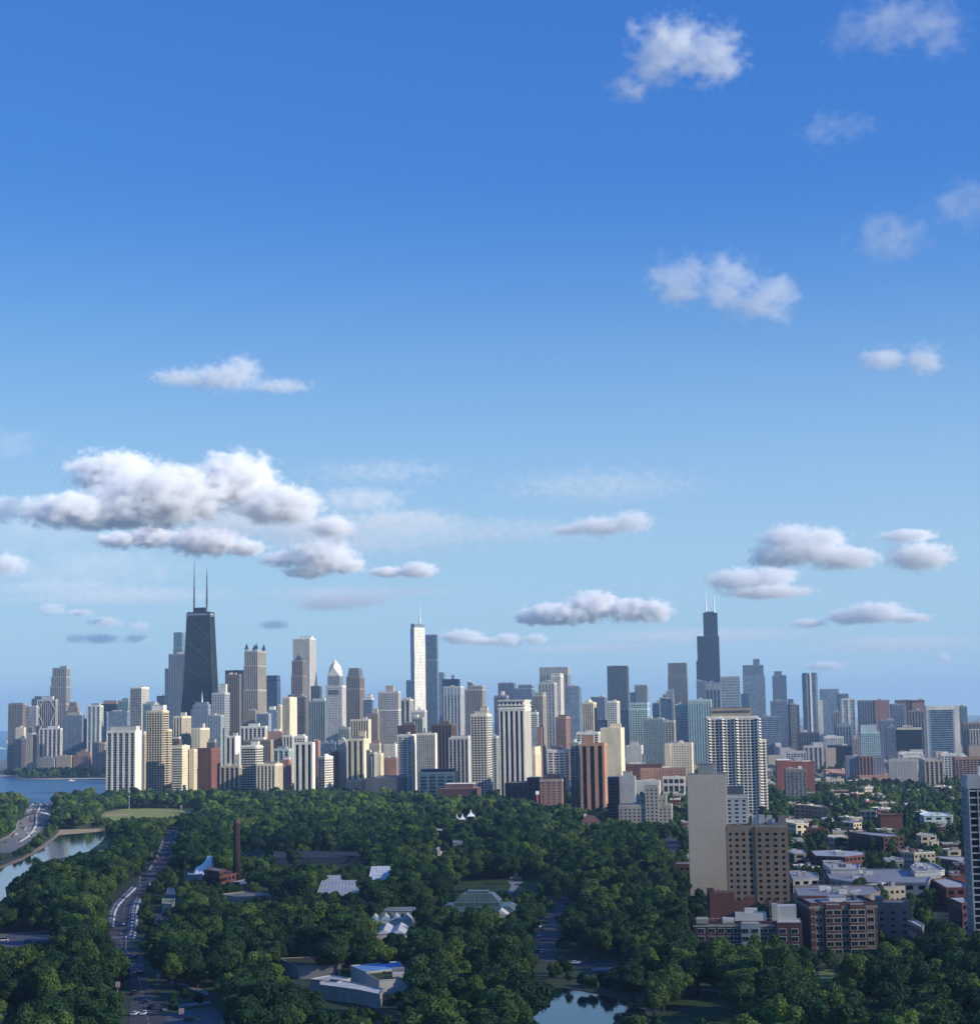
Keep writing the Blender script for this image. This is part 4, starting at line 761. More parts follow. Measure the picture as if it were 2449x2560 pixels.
# mansion, tents, pavilion in the park
def hiproof(name, label, D, x0, x1, yr, yb_, wc, rcol, dep=14, eave=8, chim=None, rot=0):
    c = P((x0+x1)/2, yb_, D); w = (x1-x0)*D/F; zr = max(P((x0+x1)/2, yr, D).z, eave+2.5)
    rt = thing(name, label, 'house', (c.x, c.y+dep/2, 0), rot)
    MB().box(-w/2+.8, w/2-.8, -dep/2+.8, dep/2-.8, 0, eave).build('wall', wall(wc), rt)
    MB().prism([(-w/2, -dep/2), (w/2, -dep/2), (w/2, dep/2), (-w/2, dep/2)], eave, zr, [(-w/2*.35, -.3), (w/2*.35, -.3), (w/2*.35, .3), (-w/2*.35, .3)]).build('roof', plain('tiles_%.2f' % rcol[0], rcol, .8), rt)
    if chim: MB().box(-w*.3, -w*.3+2.5, -1, 1.4, eave, zr+1.5).build('chimney', wall('cream'), rt)
    for i in range(int(w/3.5)-1): MB().box(-w/2+2.4+i*3.5, -w/2+3.9+i*3.5, -dep/2+.74, -dep/2+.9, eave*.5, eave*.85).build('window', plain('window_dark_gk', GLS['gk'], .2), rt)
    keep_rect(x0, yr, x1, yb_-6, D); FOOT.append((c.x, c.y+dep/2, w*.6)); return rt
hiproof('mansion', 'mansion with dark red hipped roof and cream chimney near the hotel', 1720, 1450, 1503, 2040, 2066, 'cream', (.13,.07,.06), 18, 8, 1)
def peak(label, x, y, D, w, hgt, n=1):
    c = P(x, y, D); rt = thing('tent', label, 'tent', (c.x, c.y, 0), 0, 'small white peaked tents')
    for i in range(n):
        cx = (i-(n-1)/2)*w*.9
        MB().poly([(cx-w/2,-w/2,c.z), (cx+w/2,-w/2,c.z), (cx+w/2,w/2,c.z), (cx-w/2,w/2,c.z), (cx-w*.12,-w*.12,c.z+hgt*.45),(cx+w*.12,-w*.12,c.z+hgt*.45),(cx+w*.12,w*.12,c.z+hgt*.45),(cx-w*.12,w*.12,c.z+hgt*.45),(cx,0,c.z+hgt)],
          [(0,1,5,4),(1,2,6,5),(2,3,7,6),(3,0,4,7),(4,5,8),(5,6,8),(6,7,8),(7,4,8),(3,2,1,0)]).build('canopy', plain('tent_fabric', (.82,.84,.88), .6), rt)
        MB().cyl(cx-w/2+.3, -w/2+.3, 0, c.z, .15).cyl(cx+w/2-.3, -w/2+.3, 0, c.z, .15).build('pole', plain('white_steel', (.75,.75,.75)), rt)
    keep_rect(x-w*n*.5/D*F, y-hgt/D*F, x+w*n*.5/D*F, y+2, D)
peak('white peaked tent, left one of the pair in mid-park trees', 1149, 2049, 1760, 6, 6, 2)
peak('white peaked tent, right one of the pair in mid-park trees', 1177, 2041, 1780, 8, 7)
slab('park_pavilion', 'small pale octagonal kiosk roof with lantern in the mid park', 'pavilion', B4((778,440),(832,440),(832,424),(785,424)), 9, 'lgrey', 'white', None, 2110)
slab('park_pavilion', 'pale low shelter roof in the trees above the kiosk', 'pavilion', B4((678,368),(725,372),(722,360),(685,358)), 6, 'lgrey', 'lgrey', None)
slab('park_pavilion', 'sloping pale roof left below the kiosk', 'pavilion', B4((662,480),(690,500),(735,475),(700,468)), 6, 'lgrey', 'lgrey', None)
st_ = thing('statue', 'stone monument standing at the far side of the formal garden', 'statue', G(*zB(1147,652)))
MB().box(-4, 4, -3, 3, 0, 1.5).box(-1.4, 1.4, -1.4, 1.4, 1.5, 6).build('pedestal', wall('conc'), st_)
MB().cyl(0, 0, 6, 9.2, .8, .45).cyl(0, 0, 9.2, 10.2, .4, .35, 8).build('figure', plain('bronze', (.2,.22,.2), .5), st_)
keep_rect(1284, 2174, 1296, 2200, 1160)
# right-hand neighbourhood, traced buildings
slab('school', 'long white flat-roofed school complex at right', 'school', D4((345,1185),(415,1330),(650,1365),(1370,1370),(1400,1310),(1500,1290),(1200,1235),(700,1235),(690,1190)), 13, (.36,.36,.36), (.34,.34,.34), 6, 2212, par=1, sky=5)
slab('school_wing', 'raised right wing of the white school with rooftop machinery', 'school', D4((1200,1210),(1240,1260),(1490,1250),(1530,1245),(1430,1180),(1260,1165)), 15.5, 'lgrey', (.36,.36,.36), None, par=1, z0=13.2, sky=6)
slab('school_wing', 'left raised roof block of the white school', 'school', D4((350,1180),(420,1235),(700,1232),(700,1185),(480,1180)), 15.5, 'lgrey', 'lgrey', None, par=1, z0=13.2, sky=4)
slab('brick_block', 'long dark brick apartment block with pale flat roof in the right neighbourhood', 'building', D4((585,870),(935,918),(1130,905),(1050,888),(780,865)), 15, 'dbrick', (.38,.38,.38), 5, 2122, par=1)
slab('brick_block', 'red-brown windowless brick block among trees at right', 'building', D4((872,690),(905,702),(1118,700),(1100,682),(900,676)), 18, 'brick', 'brown', None, 2064, par=1.4)
slab('brick_block', 'grey-brown block with small windows left of the windowless red-brown one', 'building', D4((705,662),(860,664),(868,655),(712,652)), 16, 'taup', 'roofg', 5, 2042)
slab('villa_block', 'pale blue-green block with white bays at far right', 'building', D4((1285,690),(1330,712),(1612,708),(1540,680),(1360,668)), 12, (.48,.58,.58), (.5,.6,.6), 7, 2057, par=1, sky=3)
slab('brick_block', 'dark block with white-framed front left in the right neighbourhood', 'building', D4((60,600),(170,606),(385,632),(330,600),(130,590)), 15, 'taup', 'beige', 6, 2044, par=1, sky=2)
slab('apartment_block', 'cream building with yellowish flat roof beside the tan tower', 'building', D4((-40,770),(80,790),(200,785),(160,745),(-20,738)), 13, 'cream', 'cream', 6, 2080, par=1, sky=2)
slab('apartment_block', 'beige block of long window bands in the right neighbourhood', 'building', D4((430,765),(640,778),(720,770),(630,755),(440,750)), 12, 'beige', 'roofg', 4, 2076)
slab('apartment_block', 'tan block with a dark archway among right-hand trees', 'building', D4((385,912),(440,922),(590,915),(560,890),(400,895)), 11, 'beige', 'cream', 6, 2110)
slab('house_row', 'low white-roofed row left of the red-fronted row houses', 'house', D4((-10,1060),(60,1080),(180,1075),(150,1040),(10,1040)), 11, 'taup', 'lgrey', 5, 2148, sky=3)
slab('house_row', 'row houses with red brick fronts and white roof boxes above the school', 'house', D4((225,1050),(270,1100),(560,1110),(750,1090),(745,1060),(480,1040)), 11, 'brick', 'roofl', 4, 2152, sky=6)
slab('long_building', 'long low building with a pale roof at the right edge', 'building', D4((1375,1110),(1730,1160),(1735,1110),(1500,1102)), 9, 'dgrey', 'lgrey', 5, 2160)
slab('house', 'tan house with a white dormered roof beside the edge glass tower', 'house', D4((1505,1030),(1560,1050),(1690,1045),(1640,1018)), 11, 'beige', 'beige', 6, 2140, sky=2)
slab('brick_block', 'brown brick block with white roof and long side, next to the edge glass tower', 'building', D4((1402,1335),(1545,1420),(1735,1415),(1730,1370),(1560,1318)), 12, 'brick', 'lgrey', 5, 2300, par=1)
slab('brick_block', 'small brick block behind the white-roofed brown brick block', 'building', D4((1560,1280),(1600,1300),(1730,1295),(1690,1270)), 12, 'brick', 'taup', None)
slab('flat_roof_block', 'long grey flat roof below the school, crowded with vents', 'building', D4((60,1400),(90,1480),(380,1490),(760,1480),(900,1455),(860,1395),(400,1392)), 13, 'taup', (.45,.45,.45), 4, 2248, par=1, sky=8)
slab('flat_roof_block', 'white flat roof at the left of the school beside the tan tower', 'building', D4((15,1250),(50,1330),(300,1320),(290,1270),(120,1245)), 12, 'lgrey', (.42,.42,.42), 5, 2212, sky=3)
slab('church', 'pale church with small gabled dormers among right-hand trees', 'church', D4((1250,890),(1300,905),(1450,900),(1420,880),(1300,870)), 12, 'beige', (.5,.45,.38), 5, 2100)
slab('house', 'tan flat house under the pale church at right', 'house', D4((1380,950),(1400,965),(1475,960),(1460,935)), 10, 'beige', 'beige', 5, 2112)
slab('terracotta_terrace', 'long terrace of orange clay roofs among the trees at right', 'house', D4((345,1265-1016),(420,1300-1016),(700,1330-1016),(1010,1325-1016),(940,1290-1016),(860,1258-1016),(600,1262-1016)), 12, 'pink', (.48,.27,.18), None, 1945, sky=0)
# row of orange roofs: individual houses on the terrace
for i in range(34):
    X, Y = R.uniform(360, 960), R.uniform(255, 312); g = G(*zD(X, Y), 12)
    if Y < 250+(abs(X-650)/650)*18: continue
    hiproof('row_house', 'small orange clay-roofed house in the long terrace at right', math.hypot(g.x, g.y), zD(X, 0)[0]-5, zD(X, 0)[0]+5, zD(0, Y)[1]-3, zD(0, Y)[1]+6, 'pink', R.choice([(.46,.25,.16), (.5,.3,.2), (.38,.2,.14)]), 9, 12.5, None, R.uniform(-.3, .3))['group'] = 'orange-roofed houses of the long terrace'
# near red-brick apartment buildings at the bottom right
ra = T('apartment_house', 'red brick apartment house with white roof terraces below the tan tower', 830, 1735, None, 2002, 2310, 'B', 'P4', (.13,.066,.056), 'gk', yb=2346, rot=-1, dr=.2, dmax=30, roof='white', par=1.3, bare=1, fh=3.5, w=((1852,1897,2308,-1.2,'B','sage'),(1940,2002,2306,-2.2,'B',(.13,.066,.056))), band=(1.2,'conc'))
def ra_roof():
    h, rt, lx_, d = ra['h'], ra['root'], ra['lx'], ra['d']
    for a, b2, zt, c, y0, y1 in ((1838,1916,4.6,'white',-1,6),(1775,1838,13,'brick',5,16),(1838,1863,9,'brick',6,12),(1930,1992,7.5,'lgrey',0,9),(1930,1945,8.5,'lgrey',-2,4),(1806,1835,2.6,'white',-3,2),(1740,1770,2.2,'conc',-4,6),(1865,1890,11,'brick',8,14),(1862,1894,6.4,'white',1,4.5)):
        MB().box(lx_(a), lx_(b2), y0-2, y1-2, h+.26, h+zt).build('penthouse', wall(c), rt)
    for a in (1768, 1777, 1915, 1936): MB().box(lx_(a), lx_(a)+1.6, 4, 6, h+.26, h+15 if a < 1800 else h+10).build('chimney', wall('dbrick'), rt)
    m = MB(); w = ra['w']
    for i in range(24): m.tube((-w/2+.5+i*w/24, -d/2+.3, h+1.3), (-w/2+.5+i*w/24, -d/2+.3, h+2.4), .07, 4)
    m.tube((-w/2, -d/2+.3, h+2.4), (w/2, -d/2+.3, h+2.4), .08, 4); m.build('railing', wall('white'), rt)
ra_roof()
rb = T('apartment_house', 'brick and stone apartment house with bay windows, right of the white-terraced one', 852, 1992, 2034, 2190, 2262, 'B', 'P4', (.13,.066,.056), 'gk', yb=2372, rot=-9, dmin=24, dmax=30, roof=(.38,.37,.36), par=1.4, fh=3.4, band=(1.4,'taup'), w=((2062,2098,2262,-1.4,'B',(.13,.066,.056)),(2122,2158,2262,-1.4,'B',(.13,.066,.056))), p=((2086,2128,2250,'white'),(2148,2156,2246,'dgrey')))
T('apartment_house', 'grey-brown apartment house with few windows, right of the bay-windowed one', 905, 2182, None, 2274, 2262, 'W6', 'W6', 'taup', 'gk', yb=2330, roof=(.42,.42,.43), dr=.8, p=((2186,2208,2246,'taup'),))
slab('house', 'low house with a pale pitched roof in front of the grey-brown apartments', 'house', C4_((1455,900),(1540,945),(1548,925),(1490,893)), 10, 'conc', 'lgrey', 5, 2345)
slab('apartment_house', 'apartment house with crowded grey roof behind the bay-windowed one', 'building', C4_((790,705),(810,755),(985,755),(1230,748),(1290,728),(1260,698)), 14, 'taup', (.34,.34,.34), None, 2245, sky=7)
slab('brick_block', 'dark brick block right of the grey-roofed apartments by the edge tower', 'building', C4_((1690,765),(1770,800),(1800,790),(1790,762)), 12, 'dbrick', 'lgrey', 5, 2290)
def framed_windows(info, cols, nfl, fh, ww=2.6, hh=1.7, frame='conc'):
    rt, d, h = info['root'], info['d'], info['h']
    for xp, dy in cols:
        cx = info['lx'](xp)
        for k in range(nfl):
            z = h-1.2-fh*(k+.5); y = -d/2+dy-.32
            f = MB().box(cx-ww/2-.35, cx+ww/2+.35, y-.12, y+.05, z-hh/2-.3, z+hh/2+.35).build('window', wall(frame), rt)
            g = MB().box(cx-ww/2, cx-.12, y-.2, y-.1, z-hh/2, z+hh/2).box(cx+.12, cx+ww/2, y-.2, y-.1, z-hh/2, z+hh/2).build('pane', glass('gk', 2, 2, .25), rt); g.parent = f
framed_windows(ra, [(1752,0),(1778,0),(1802,0),(1824,0),(1842,0),(1862,-1.2),(1886,-1.2),(1908,0),(1928,0),(1955,-2.2),(1985,-2.2)], 3, 3.4)
framed_windows(rb, [(2045,0),(2070,-1.4),(2090,-1.4),(2110,0),(2130,-1.4),(2150,-1.4),(2174,0)], 6, 3.5, 2.8, 1.8)
m_ = MB()
for k in range(1, 6): m_.box(-rb['w']/2-.1, rb['w']/2+.1, -rb['d']/2-.42, -rb['d']/2-.2, rb['h']-1.2-3.5*k-.12, rb['h']-1.2-3.5*k+.12)
m_.build('string_course', wall('conc'), rb['root'])
# low long red block behind, white box
T('brick_block', 'long pink-red row with many chimneys below the cream and brown block', 2400, 1600, None, 1714, 1923, 'W4', 'W4', 'pink', 'gd', yb=1942, dr=.15, par=1.5)
T('office_block', 'white block with tall dark arches between blank tower and big balcony tower', 2250, 1656, None, 1711, 1944, 'G7', 'G7', 'white', 'gd', yb=1965, dr=.4, fh=9)
T('white_block', 'low white roofed buildings right of the dark balcony tower', 2300, 1588, None, 1650, 1954, 'B', 'B', 'lgrey', yb=1972, dr=.8, roof='white')
T('brick_block', 'low red brick block under the grey-white slotted block', 2550, 1564, None, 1656, 1912, 'W5', 'W5', 'brick', 'gd', yb=1925, dr=.3)
T('low_hall', 'low dark industrial roofs at the park edge left of the twin white slabs', 2450, 912, None, 1018, 1946, 'B', 'W6', 'dgrey', yb=1964, dr=.5, roof='roofg', t=((940,1005,1941,'B','grey'),))
for i, (a, b2, y) in enumerate(((903,945,1968),(970,1010,1968))):
    c = P((a+b2)/2, y+1, 2640); rt = thing('tent', ('long white arched tent, left one at the park edge', 'long white arched tent, right one at the park edge')[i], 'tent', (c.x, c.y, 0), 0, 'long white tents at the park edge')
    w = (b2-a)*2640/F; MB().poly([(w/2*math.cos(t*math.pi/8), yy, max(c.z, 3)+3*math.sin(t*math.pi/8)) for yy in (-8, 8) for t in range(9)], [tuple(range(9)), tuple(range(17, 8, -1))]+[(k, k+9, k+10, k+1) for k in range(8)]).build('canopy', plain('tent_fabric', (.82,.84,.88), .6), rt)
    MB().box(-w/2+.5, w/2-.5, -7.5, 7.5, 0, max(c.z, 3)).build('frame', wall('white'), rt); keep_rect(a, y-3, b2, y+3, 2290)
sg = thing('sign', 'white and red vertical sign beside the pink brick hotel', 'sign', P(1343, 1990, 2080)); sg.location.z = 0
z0, z1 = P(1343, 2003, 2080).z, P(1343, 1978, 2080).z
MB().cyl(0, 0, 0, z0, .4).build('pole', plain('antenna_grey', (.25,.27,.3)), sg); MB().box(-1.2, 1.2, -.4, .4, z0, z1-4).build('red_panel', plain('sign_red', (.5,.08,.06)), sg)
MB().box(-1.9, 1.9, -.5, .5, z1-4, z1).build('white_panel', plain('sign_white', (.85,.85,.85)), sg); keep_rect(1338, 1976, 1348, 2002, 2080)
# ---------------------------------------------------------------- infill: low houses and mid-rise blocks
def free(x, y, r):
    return all((x-a)**2+(y-b)**2 > (r+c)**2 for a, b, c in FOOT)
def inpoly(x, y, poly):
    c = False; j = len(poly)-1
    for i in range(len(poly)):
        xi, yi = poly[i]; xj, yj = poly[j]
        if (yi > y) != (yj > y) and x < (xj-xi)*(y-yi)/(yj-yi)+xi: c = not c
        j = i
    return c
def blocked(p, hw, top, D, skip=None):
    """would a thing of half width hw and this height hide a kept area behind it?"""
    xb, yb_ = px((p[0], p[1], 0)); xt, yt_ = px((p[0], p[1], top)); r = hw*F/D*.8
    ym = (yb_+yt_)/2
    pts = [(xt, yt_), (xt-r*.7, yt_+.15*(yb_-yt_)), (xt+r*.7, yt_+.15*(yb_-yt_)), (xt-r, ym), (xt+r, ym), (xt, ym), (xb, yb_), (xb-r*.6, yb_-.15*(yb_-yt_)), (xb+r*.6, yb_-.15*(yb_-yt_)),(xb+r*.3,ym),(xb-r*.3,ym),(xb,yt_+.3*(yb_-yt_))]
    for poly, Dp, (bx0, by0, bx1, by1) in KB:
        if D >= Dp: continue
        if xt+r < bx0 or xt-r > bx1 or yb_ < by0 or yt_ > by1: continue
        for a, b in pts:
            if bx0 <= a <= bx1 and by0 <= b <= by1 and inpoly(a, b, poly): return True
        for a, b in poly:
            if abs(a-xt) < r*.75 and yt_+2 < b < yb_-.1*(yb_-yt_): return True
    return False
INF = 1e9
def ground_keep(pts): KEEP.append((pts, INF))
def edge(x):                                         # how far the park reaches under photo column x
    t = [(0, 2560), (270, 2480), (780, 2440), (1050, 2250), (1240, 2180), (1430, 2080), (1510, 1850), (1600, 1650), (1700, 1000), (1740, 960), (2000, 850), (2449, 830)]
    for (a, b), (c, d) in zip(t, t[1:]):
        if x <= c: return b+(d-b)*(x-a)/(c-a)
    return 830
# ================================================================ ground, water, roads
def sheet(name, pts, z, mat, kind='structure', label=None, cat=None, parent=None):
    me = bpy.data.meshes.new(name); me.from_pydata([(p[0], p[1], z) for p in pts], [], [tuple(range(len(pts)))])
    me.update()
    if me.polygons[0].normal.z < 0: me.flip_normals()
    me.materials.append(mat); o = link(bpy.data.objects.new(name, me), parent)
    return tag(o, label, cat, None, kind)
def gmat():
    m, n, b = newmat('ground_soil'); L = n.links.new; b.inputs['Roughness'].default_value = .95
    tc = n.nodes.new('ShaderNodeTexCoord')
    a = n.nodes.new('ShaderNodeTexNoise'); a.inputs['Scale'].default_value = .012; a.inputs['Detail'].default_value = 9; a.inputs['Roughness'].default_value = .65
    L(tc.outputs['Object'], a.inputs['Vector'])
    g = n.nodes.new('ShaderNodeValToRGB'); e = g.color_ramp.elements; e[0].position = .35; e[0].color = (.022,.040,.014,1); e[1].position = .65; e[1].color = (.06,.085,.028,1)
    L(a.outputs[0], g.inputs[0])
    u = n.nodes.new('ShaderNodeValToRGB'); e = u.color_ramp.elements; e[0].position = .42; e[0].color = (.05,.07,.04,1); e[1].position = .60; e[1].color = (.20,.19,.18,1)
    k = e.new(.5); k.color = (.10,.10,.09,1); k2 = n.nodes.new('ShaderNodeTexNoise'); k2.inputs['Scale'].default_value = .03; k2.inputs['Detail'].default_value = 8; L(tc.outputs['Object'], k2.inputs['Vector']); L(k2.outputs[0], u.inputs[0])
    sp = n.nodes.new('ShaderNodeSeparateXYZ'); L(tc.outputs['Object'], sp.inputs[0])
    mr = n.nodes.new('ShaderNodeMapRange'); mr.inputs[1].default_value = 2100; mr.inputs[2].default_value = 2500; L(sp.outputs[1], mr.inputs[0])
    mx = n.nodes.new('ShaderNodeMix'); mx.data_type = 'RGBA'; L(mr.outputs[0], mx.inputs[0]); L(g.outputs[0], mx.inputs[6]); L(u.outputs[0], mx.inputs[7]); L(mx.outputs[2], b.inputs['Base Color'])
    return m
BIG = 31000
sheet('ground', [(-12000, -1500), (BIG*.5, -1500), (BIG*.5, BIG), (-BIG*.5, BIG), (-BIG*.5, 2000)], 0, gmat())
def water(key, col, bump, scale, rough=.12):
    m, n, b = newmat(key); L = n.links.new; b.inputs['Base Color'].default_value = col+(1,); b.inputs['Roughness'].default_value = rough; b.inputs['IOR'].default_value = 1.33
    tc = n.nodes.new('ShaderNodeTexCoord'); mp = n.nodes.new('ShaderNodeMapping'); mp.inputs['Scale'].default_value = (1, .5, 1)
    no = n.nodes.new('ShaderNodeTexNoise'); no.inputs['Scale'].default_value = scale; no.inputs['Detail'].default_value = 6
    bp = n.nodes.new('ShaderNodeBump'); bp.inputs['Strength'].default_value = bump; bp.inputs['Distance'].default_value = 1
    L(tc.outputs['Object'], mp.inputs[0]); L(mp.outputs[0], no.inputs['Vector']); L(no.outputs[0], bp.inputs['Height']); L(bp.outputs[0], b.inputs['Normal']); return m
lakem = water('lake_water', (.035,.12,.21), .6, .11, .35)
pondm = water('pond_water', (.012,.03,.035), .05, .35, .06)
inlet = [P(-900, 1990, 2540), P(300, 1990, 2560), P(300, 1950, 3100), G(*zA(622,64)), G(*zA(300,68)), G(*zA(130,66)), G(*zA(50,56)), G(*zA(-30,40)), G(*zA(-900,30))]
sheet('lake', [(p.x, p.y) for p in inlet], .25, lakem)
far = [G(-200, 1912), G(-20, 1912), G(14, 1900), P(22, 1830, 7500), P(120, 1830, 15000), P(330, 1830, 30900), P(-1500, 1830, 30900), P(-3800, 1830, 5200)]
sheet('lake', [(p.x, p.y) for p in far], .3, lakem)
sand = plain('sand', (.42,.36,.27), .95); asphalt = plain('asphalt', (.105,.098,.09), .85); conc_ = plain('concrete_path', (.30,.29,.27), .9)
lawn = plain('lawn_grass', (.21,.23,.075), .95); lawn2 = plain('garden_grass', (.05,.08,.028), .95); dirt = plain('infield_clay', (.33,.25,.16), .95)
W = lambda ps, f=zA: [tuple(G(*f(*p)).xy) for p in ps]
sheet('beach', W([(-40,40),(50,57),(130,67),(300,69),(560,66),(622,64),(622,52),(560,56),(300,61),(130,59),(60,50),(-40,30)]), .35, sand)
sheet('beach_lot', W([(-40,28),(60,48),(150,56),(230,58),(160,35),(60,12),(-40,5)]), .2, plain('lot_grey', (.16,.16,.17)))
sheet('pond', W([(350,395),(480,385),(622,372),(612,410),(590,440),(520,490),(400,520),(190,565),(150,640),(30,700),(40,765),(-120,840),(-120,640),(0,595),(130,545),(250,475)]), .05, pondm)
sheet('pond', W([(1290,1300),(1420,1290),(1600,1325),(1720,1350),(1900,1420),(1980,1620),(1200,1640),(1270,1400)], zB), .05, pondm)
ground_keep([zA(*p) for p in ((350,395),(620,375),(590,435),(520,490),(385,520),(180,560),(170,600),(30,680),(40,760),(-60,780),(-60,620),(0,600),(130,545),(250,475))])
ground_keep([zB(*p) for p in ((1300,1400),(1330,1375),(1600,1362),(1700,1390),(1752,1420),(1755,1560),(1300,1560))])
sheet('pond_bank', W([(-60,600),(0,578),(130,525),(250,452),(335,388),(350,362),(630,354),(630,371),(480,384),(350,394),(250,474),(130,544),(0,594),(-60,620)]), .1, dirt)
ground_keep([zA(*p) for p in ((0,575),(130,522),(250,450),(340,365),(620,356),(610,380),(350,395),(0,600))])
sheet('lawn', W([(520,490),(600,430),(662,425),(690,470),(640,500)]), .08, lawn); ground_keep([zA(*p) for p in ((545,480),(600,435),(655,430),(652,475))])
sheet('ball_field', W([(560,300),(620,262),(740,238),(1160,236),(1180,262),(960,295),(680,310)]), .1, lawn)
sheet('infield', W([(605,273),(770,270),(735,282),(620,284)]), .16, dirt)
ground_keep([zA(*p) for p in ((580,285),(620,262),(740,240),(1150,239),(1140,262),(960,285),(680,295))])
sheet('lawn', W([(1000,350),(1060,325),(1130,320),(1180,360),(1100,380)]), .08, lawn)
sheet('lawn', W([(800,665),(900,655),(1300,655),(1360,690),(1200,760),(1000,740),(800,740)], zB), .08, lawn2)
ground_keep([zB(*p) for p in ((810,670),(900,660),(1290,662),(1290,690),(1150,735),(1050,710),(860,700),(815,735))])
beds = plain('flower_bed', (.03,.055,.025), .95)
for a, b2 in (((960,680),(1080,676)), ((1140,684),(1260,678)), ((940,705),(1020,702)), ((1150,712),(1190,710))):
    sheet('garden_bed', W([(a[0], a[1]), (b2[0], b2[1]), (b2[0]+6, b2[1]+7), (a[0]+6, a[1]+8)], zB), .35, beds)
sheet('path', W([(1100,664),(1190,664),(1165,690),(1130,735),(1100,735),(1120,690)], zB), .14, conc_)
# roads
def road(cl, name='road', mat=None, z=.12, f=zA, ext=0, keep=True, kw=0):
    L_ = [(X0, Y) for Y, X0, X1 in cl]; R_ = [(X1, Y) for Y, X0, X1 in cl]
    sheet(name, W(L_+R_[::-1], f), z, mat or asphalt)
    if keep: ground_keep([f(x-kw, y) for x, y in L_]+[f(x+kw, y) for x, y in R_[::-1]])
drive = [(366,985,1050),(430,942,1035),(500,920,1020),(560,898,985),(610,862,940),(660,815,895),(700,762,862),(760,705,815),(800,668,800),(860,645,800),(920,635,800),(990,640,775),(1050,655,775),(1090,700,815),(1120,735,835),(1200,755,855),(1260,772,870),(1330,770,900),(1400,760,945),(1500,755,985),(1620,750,1060)]
road(drive, 'park_drive')
mk = plain('road_paint', (.5,.5,.48), .8)
cline = [((a+b2)/2, y) for y, a, b2 in drive]
for i in range(len(cline)-1):
    (a, y0), (b2, y1) = cline[i], cline[i+1]; k = 3
    for j in range(k):
        t0, t1 = j/k, (j+.5)/k; g0, g1 = G(*zA(a+(b2-a)*t0, y0+(y1-y0)*t0)), G(*zA(a+(b2-a)*t1, y0+(y1-y0)*t1)); nn = (g1-g0).cross(Vector((0, 0, 1))).normalized()*.12
        sheet('road_marking', [(g0-nn).xy, (g1-nn).xy, (g1+nn).xy, (g0+nn).xy], .135, mk)
for Y, a, b2 in ((993, 645, 770), (1158, 752, 840)):
    sheet('crosswalk', W([(a, Y), (b2, Y-3), (b2, Y+6), (a, Y+9)]), .136, plain('crosswalk_paint', (.22,.22,.22)))
hwy = [(206,165,310),(230,158,305),(260,148,298),(290,132,290),(330,105,272),(370,85,240),(410,50,200),(450,-10,150),(500,-60,60)]
road(hwy, 'highway', plain('highway_concrete', (.20,.20,.19), .9))
sheet('shore_path', W([(150,215),(158,215),(145,250),(120,290),(108,330),(100,360),(60,405),(-30,450),(-30,432),(50,398),(92,350),(100,320),(120,270)]), .13, conc_)
md = MB(); pts = [G(*zA(*p)) for p in ((242,206),(232,235),(218,262),(214,300),(214,335),(196,370),(165,405),(118,435))]
for a, b2 in zip(pts, pts[1:]):
    n = (b2-a).cross(Vector((0, 0, 1))).normalized()*1.1; md.poly([a-n, b2-n, b2+n, a+n]+[p+Vector((0, 0, 1.1)) for p in (a-n, b2-n, b2+n, a+n)], [(0,1,2,3)[::-1], (4,5,6,7), (0,1,5,4), (1,2,6,5), (2,3,7,6), (3,0,4,7)])
tag(md.build('barrier', wall('lgrey')), 'curving pale concrete divider down the middle of the lakeside highway', 'barrier')
sheet('parking_lot', W([(-60,990),(120,965),(300,975),(300,1010),(120,1050),(-60,1062)]), .11, plain('lot_grey', (.12,.12,.125)))
sheet('path', W([(-60,985),(60,972),(200,962),(300,955),(430,935),(430,940),(300,962),(200,968),(60,980),(-60,995)]), .14, conc_)
ground_keep([zA(*p) for p in ((0,980),(120,965),(280,975),(290,1000),(120,1045),(0,1055))])
sheet('plaza', W([(960,1445),(1230,1400),(1290,1430),(1390,1620),(1000,1620)]), .11, plain('plaza_grey', (.14,.14,.145)))
sheet('path', W([(985,1245),(1070,1265),(1215,1310),(1225,1335),(1190,1330),(1100,1290),(980,1262)]), .12, conc_); sheet('path', W([(930,1418),(1080,1385),(1235,1368),(1235,1384),(1080,1402),(935,1430)]), .12, conc_)
ground_keep([zA(*p) for p in ((1010,1460),(1230,1425),(1270,1470),(1290,1500),(1030,1500))]); ground_keep([zA(*p) for p in ((1050,1262),(1110,1280),(1210,1318),(1200,1330))])
side = [(762,1410,1480),(800,1385,1450),(860,1365,1430),(920,1290,1390),(1000,1270,1385),(1060,1265,1385),(1105,1262,1385)]
road(side, 'park_drive', f=zB)
sheet('road', W([(1255,1090),(1400,1120),(1480,1130),(1860,1128),(1860,1172),(1480,1170),(1400,1160),(1255,1125)], zB), .1, asphalt)
ground_keep([zB(*p) for p in ((1470,1130),(1740,1125),(1740,1168),(1520,1172))])
sheet('path', W([(1585,1178),(1760,1172),(1760,1182),(1600,1192)], zB), .13, conc_)
sheet('path', W([(370,1060),(560,1045),(880,1112),(880,1120),(560,1056),(370,1075)], zB), .13, conc_)
sheet('street', W([(0,560),(60,545),(120,430),(30,400),(20,440),(60,470)], zC), .1, asphalt)
ground_keep([zC(*p) for p in ((40,440),(70,400),(110,440),(90,500),(60,500))])
sheet('lawn', W([(0,1440),(160,1330),(420,1350),(560,1420),(640,1620),(-60,1620)], zC), .08, lawn2); ground_keep([zC(*p) for p in ((20,1460),(170,1350),(300,1360),(380,1440),(300,1500),(60,1500))])
sheet('path', W([(245,1300),(300,1296),(420,1330),(430,1345),(300,1312),(245,1312)], zC), .13, conc_); sheet('path', W([(1320,1452),(1440,1470),(1440,1478),(1320,1462)], zC), .13, conc_)
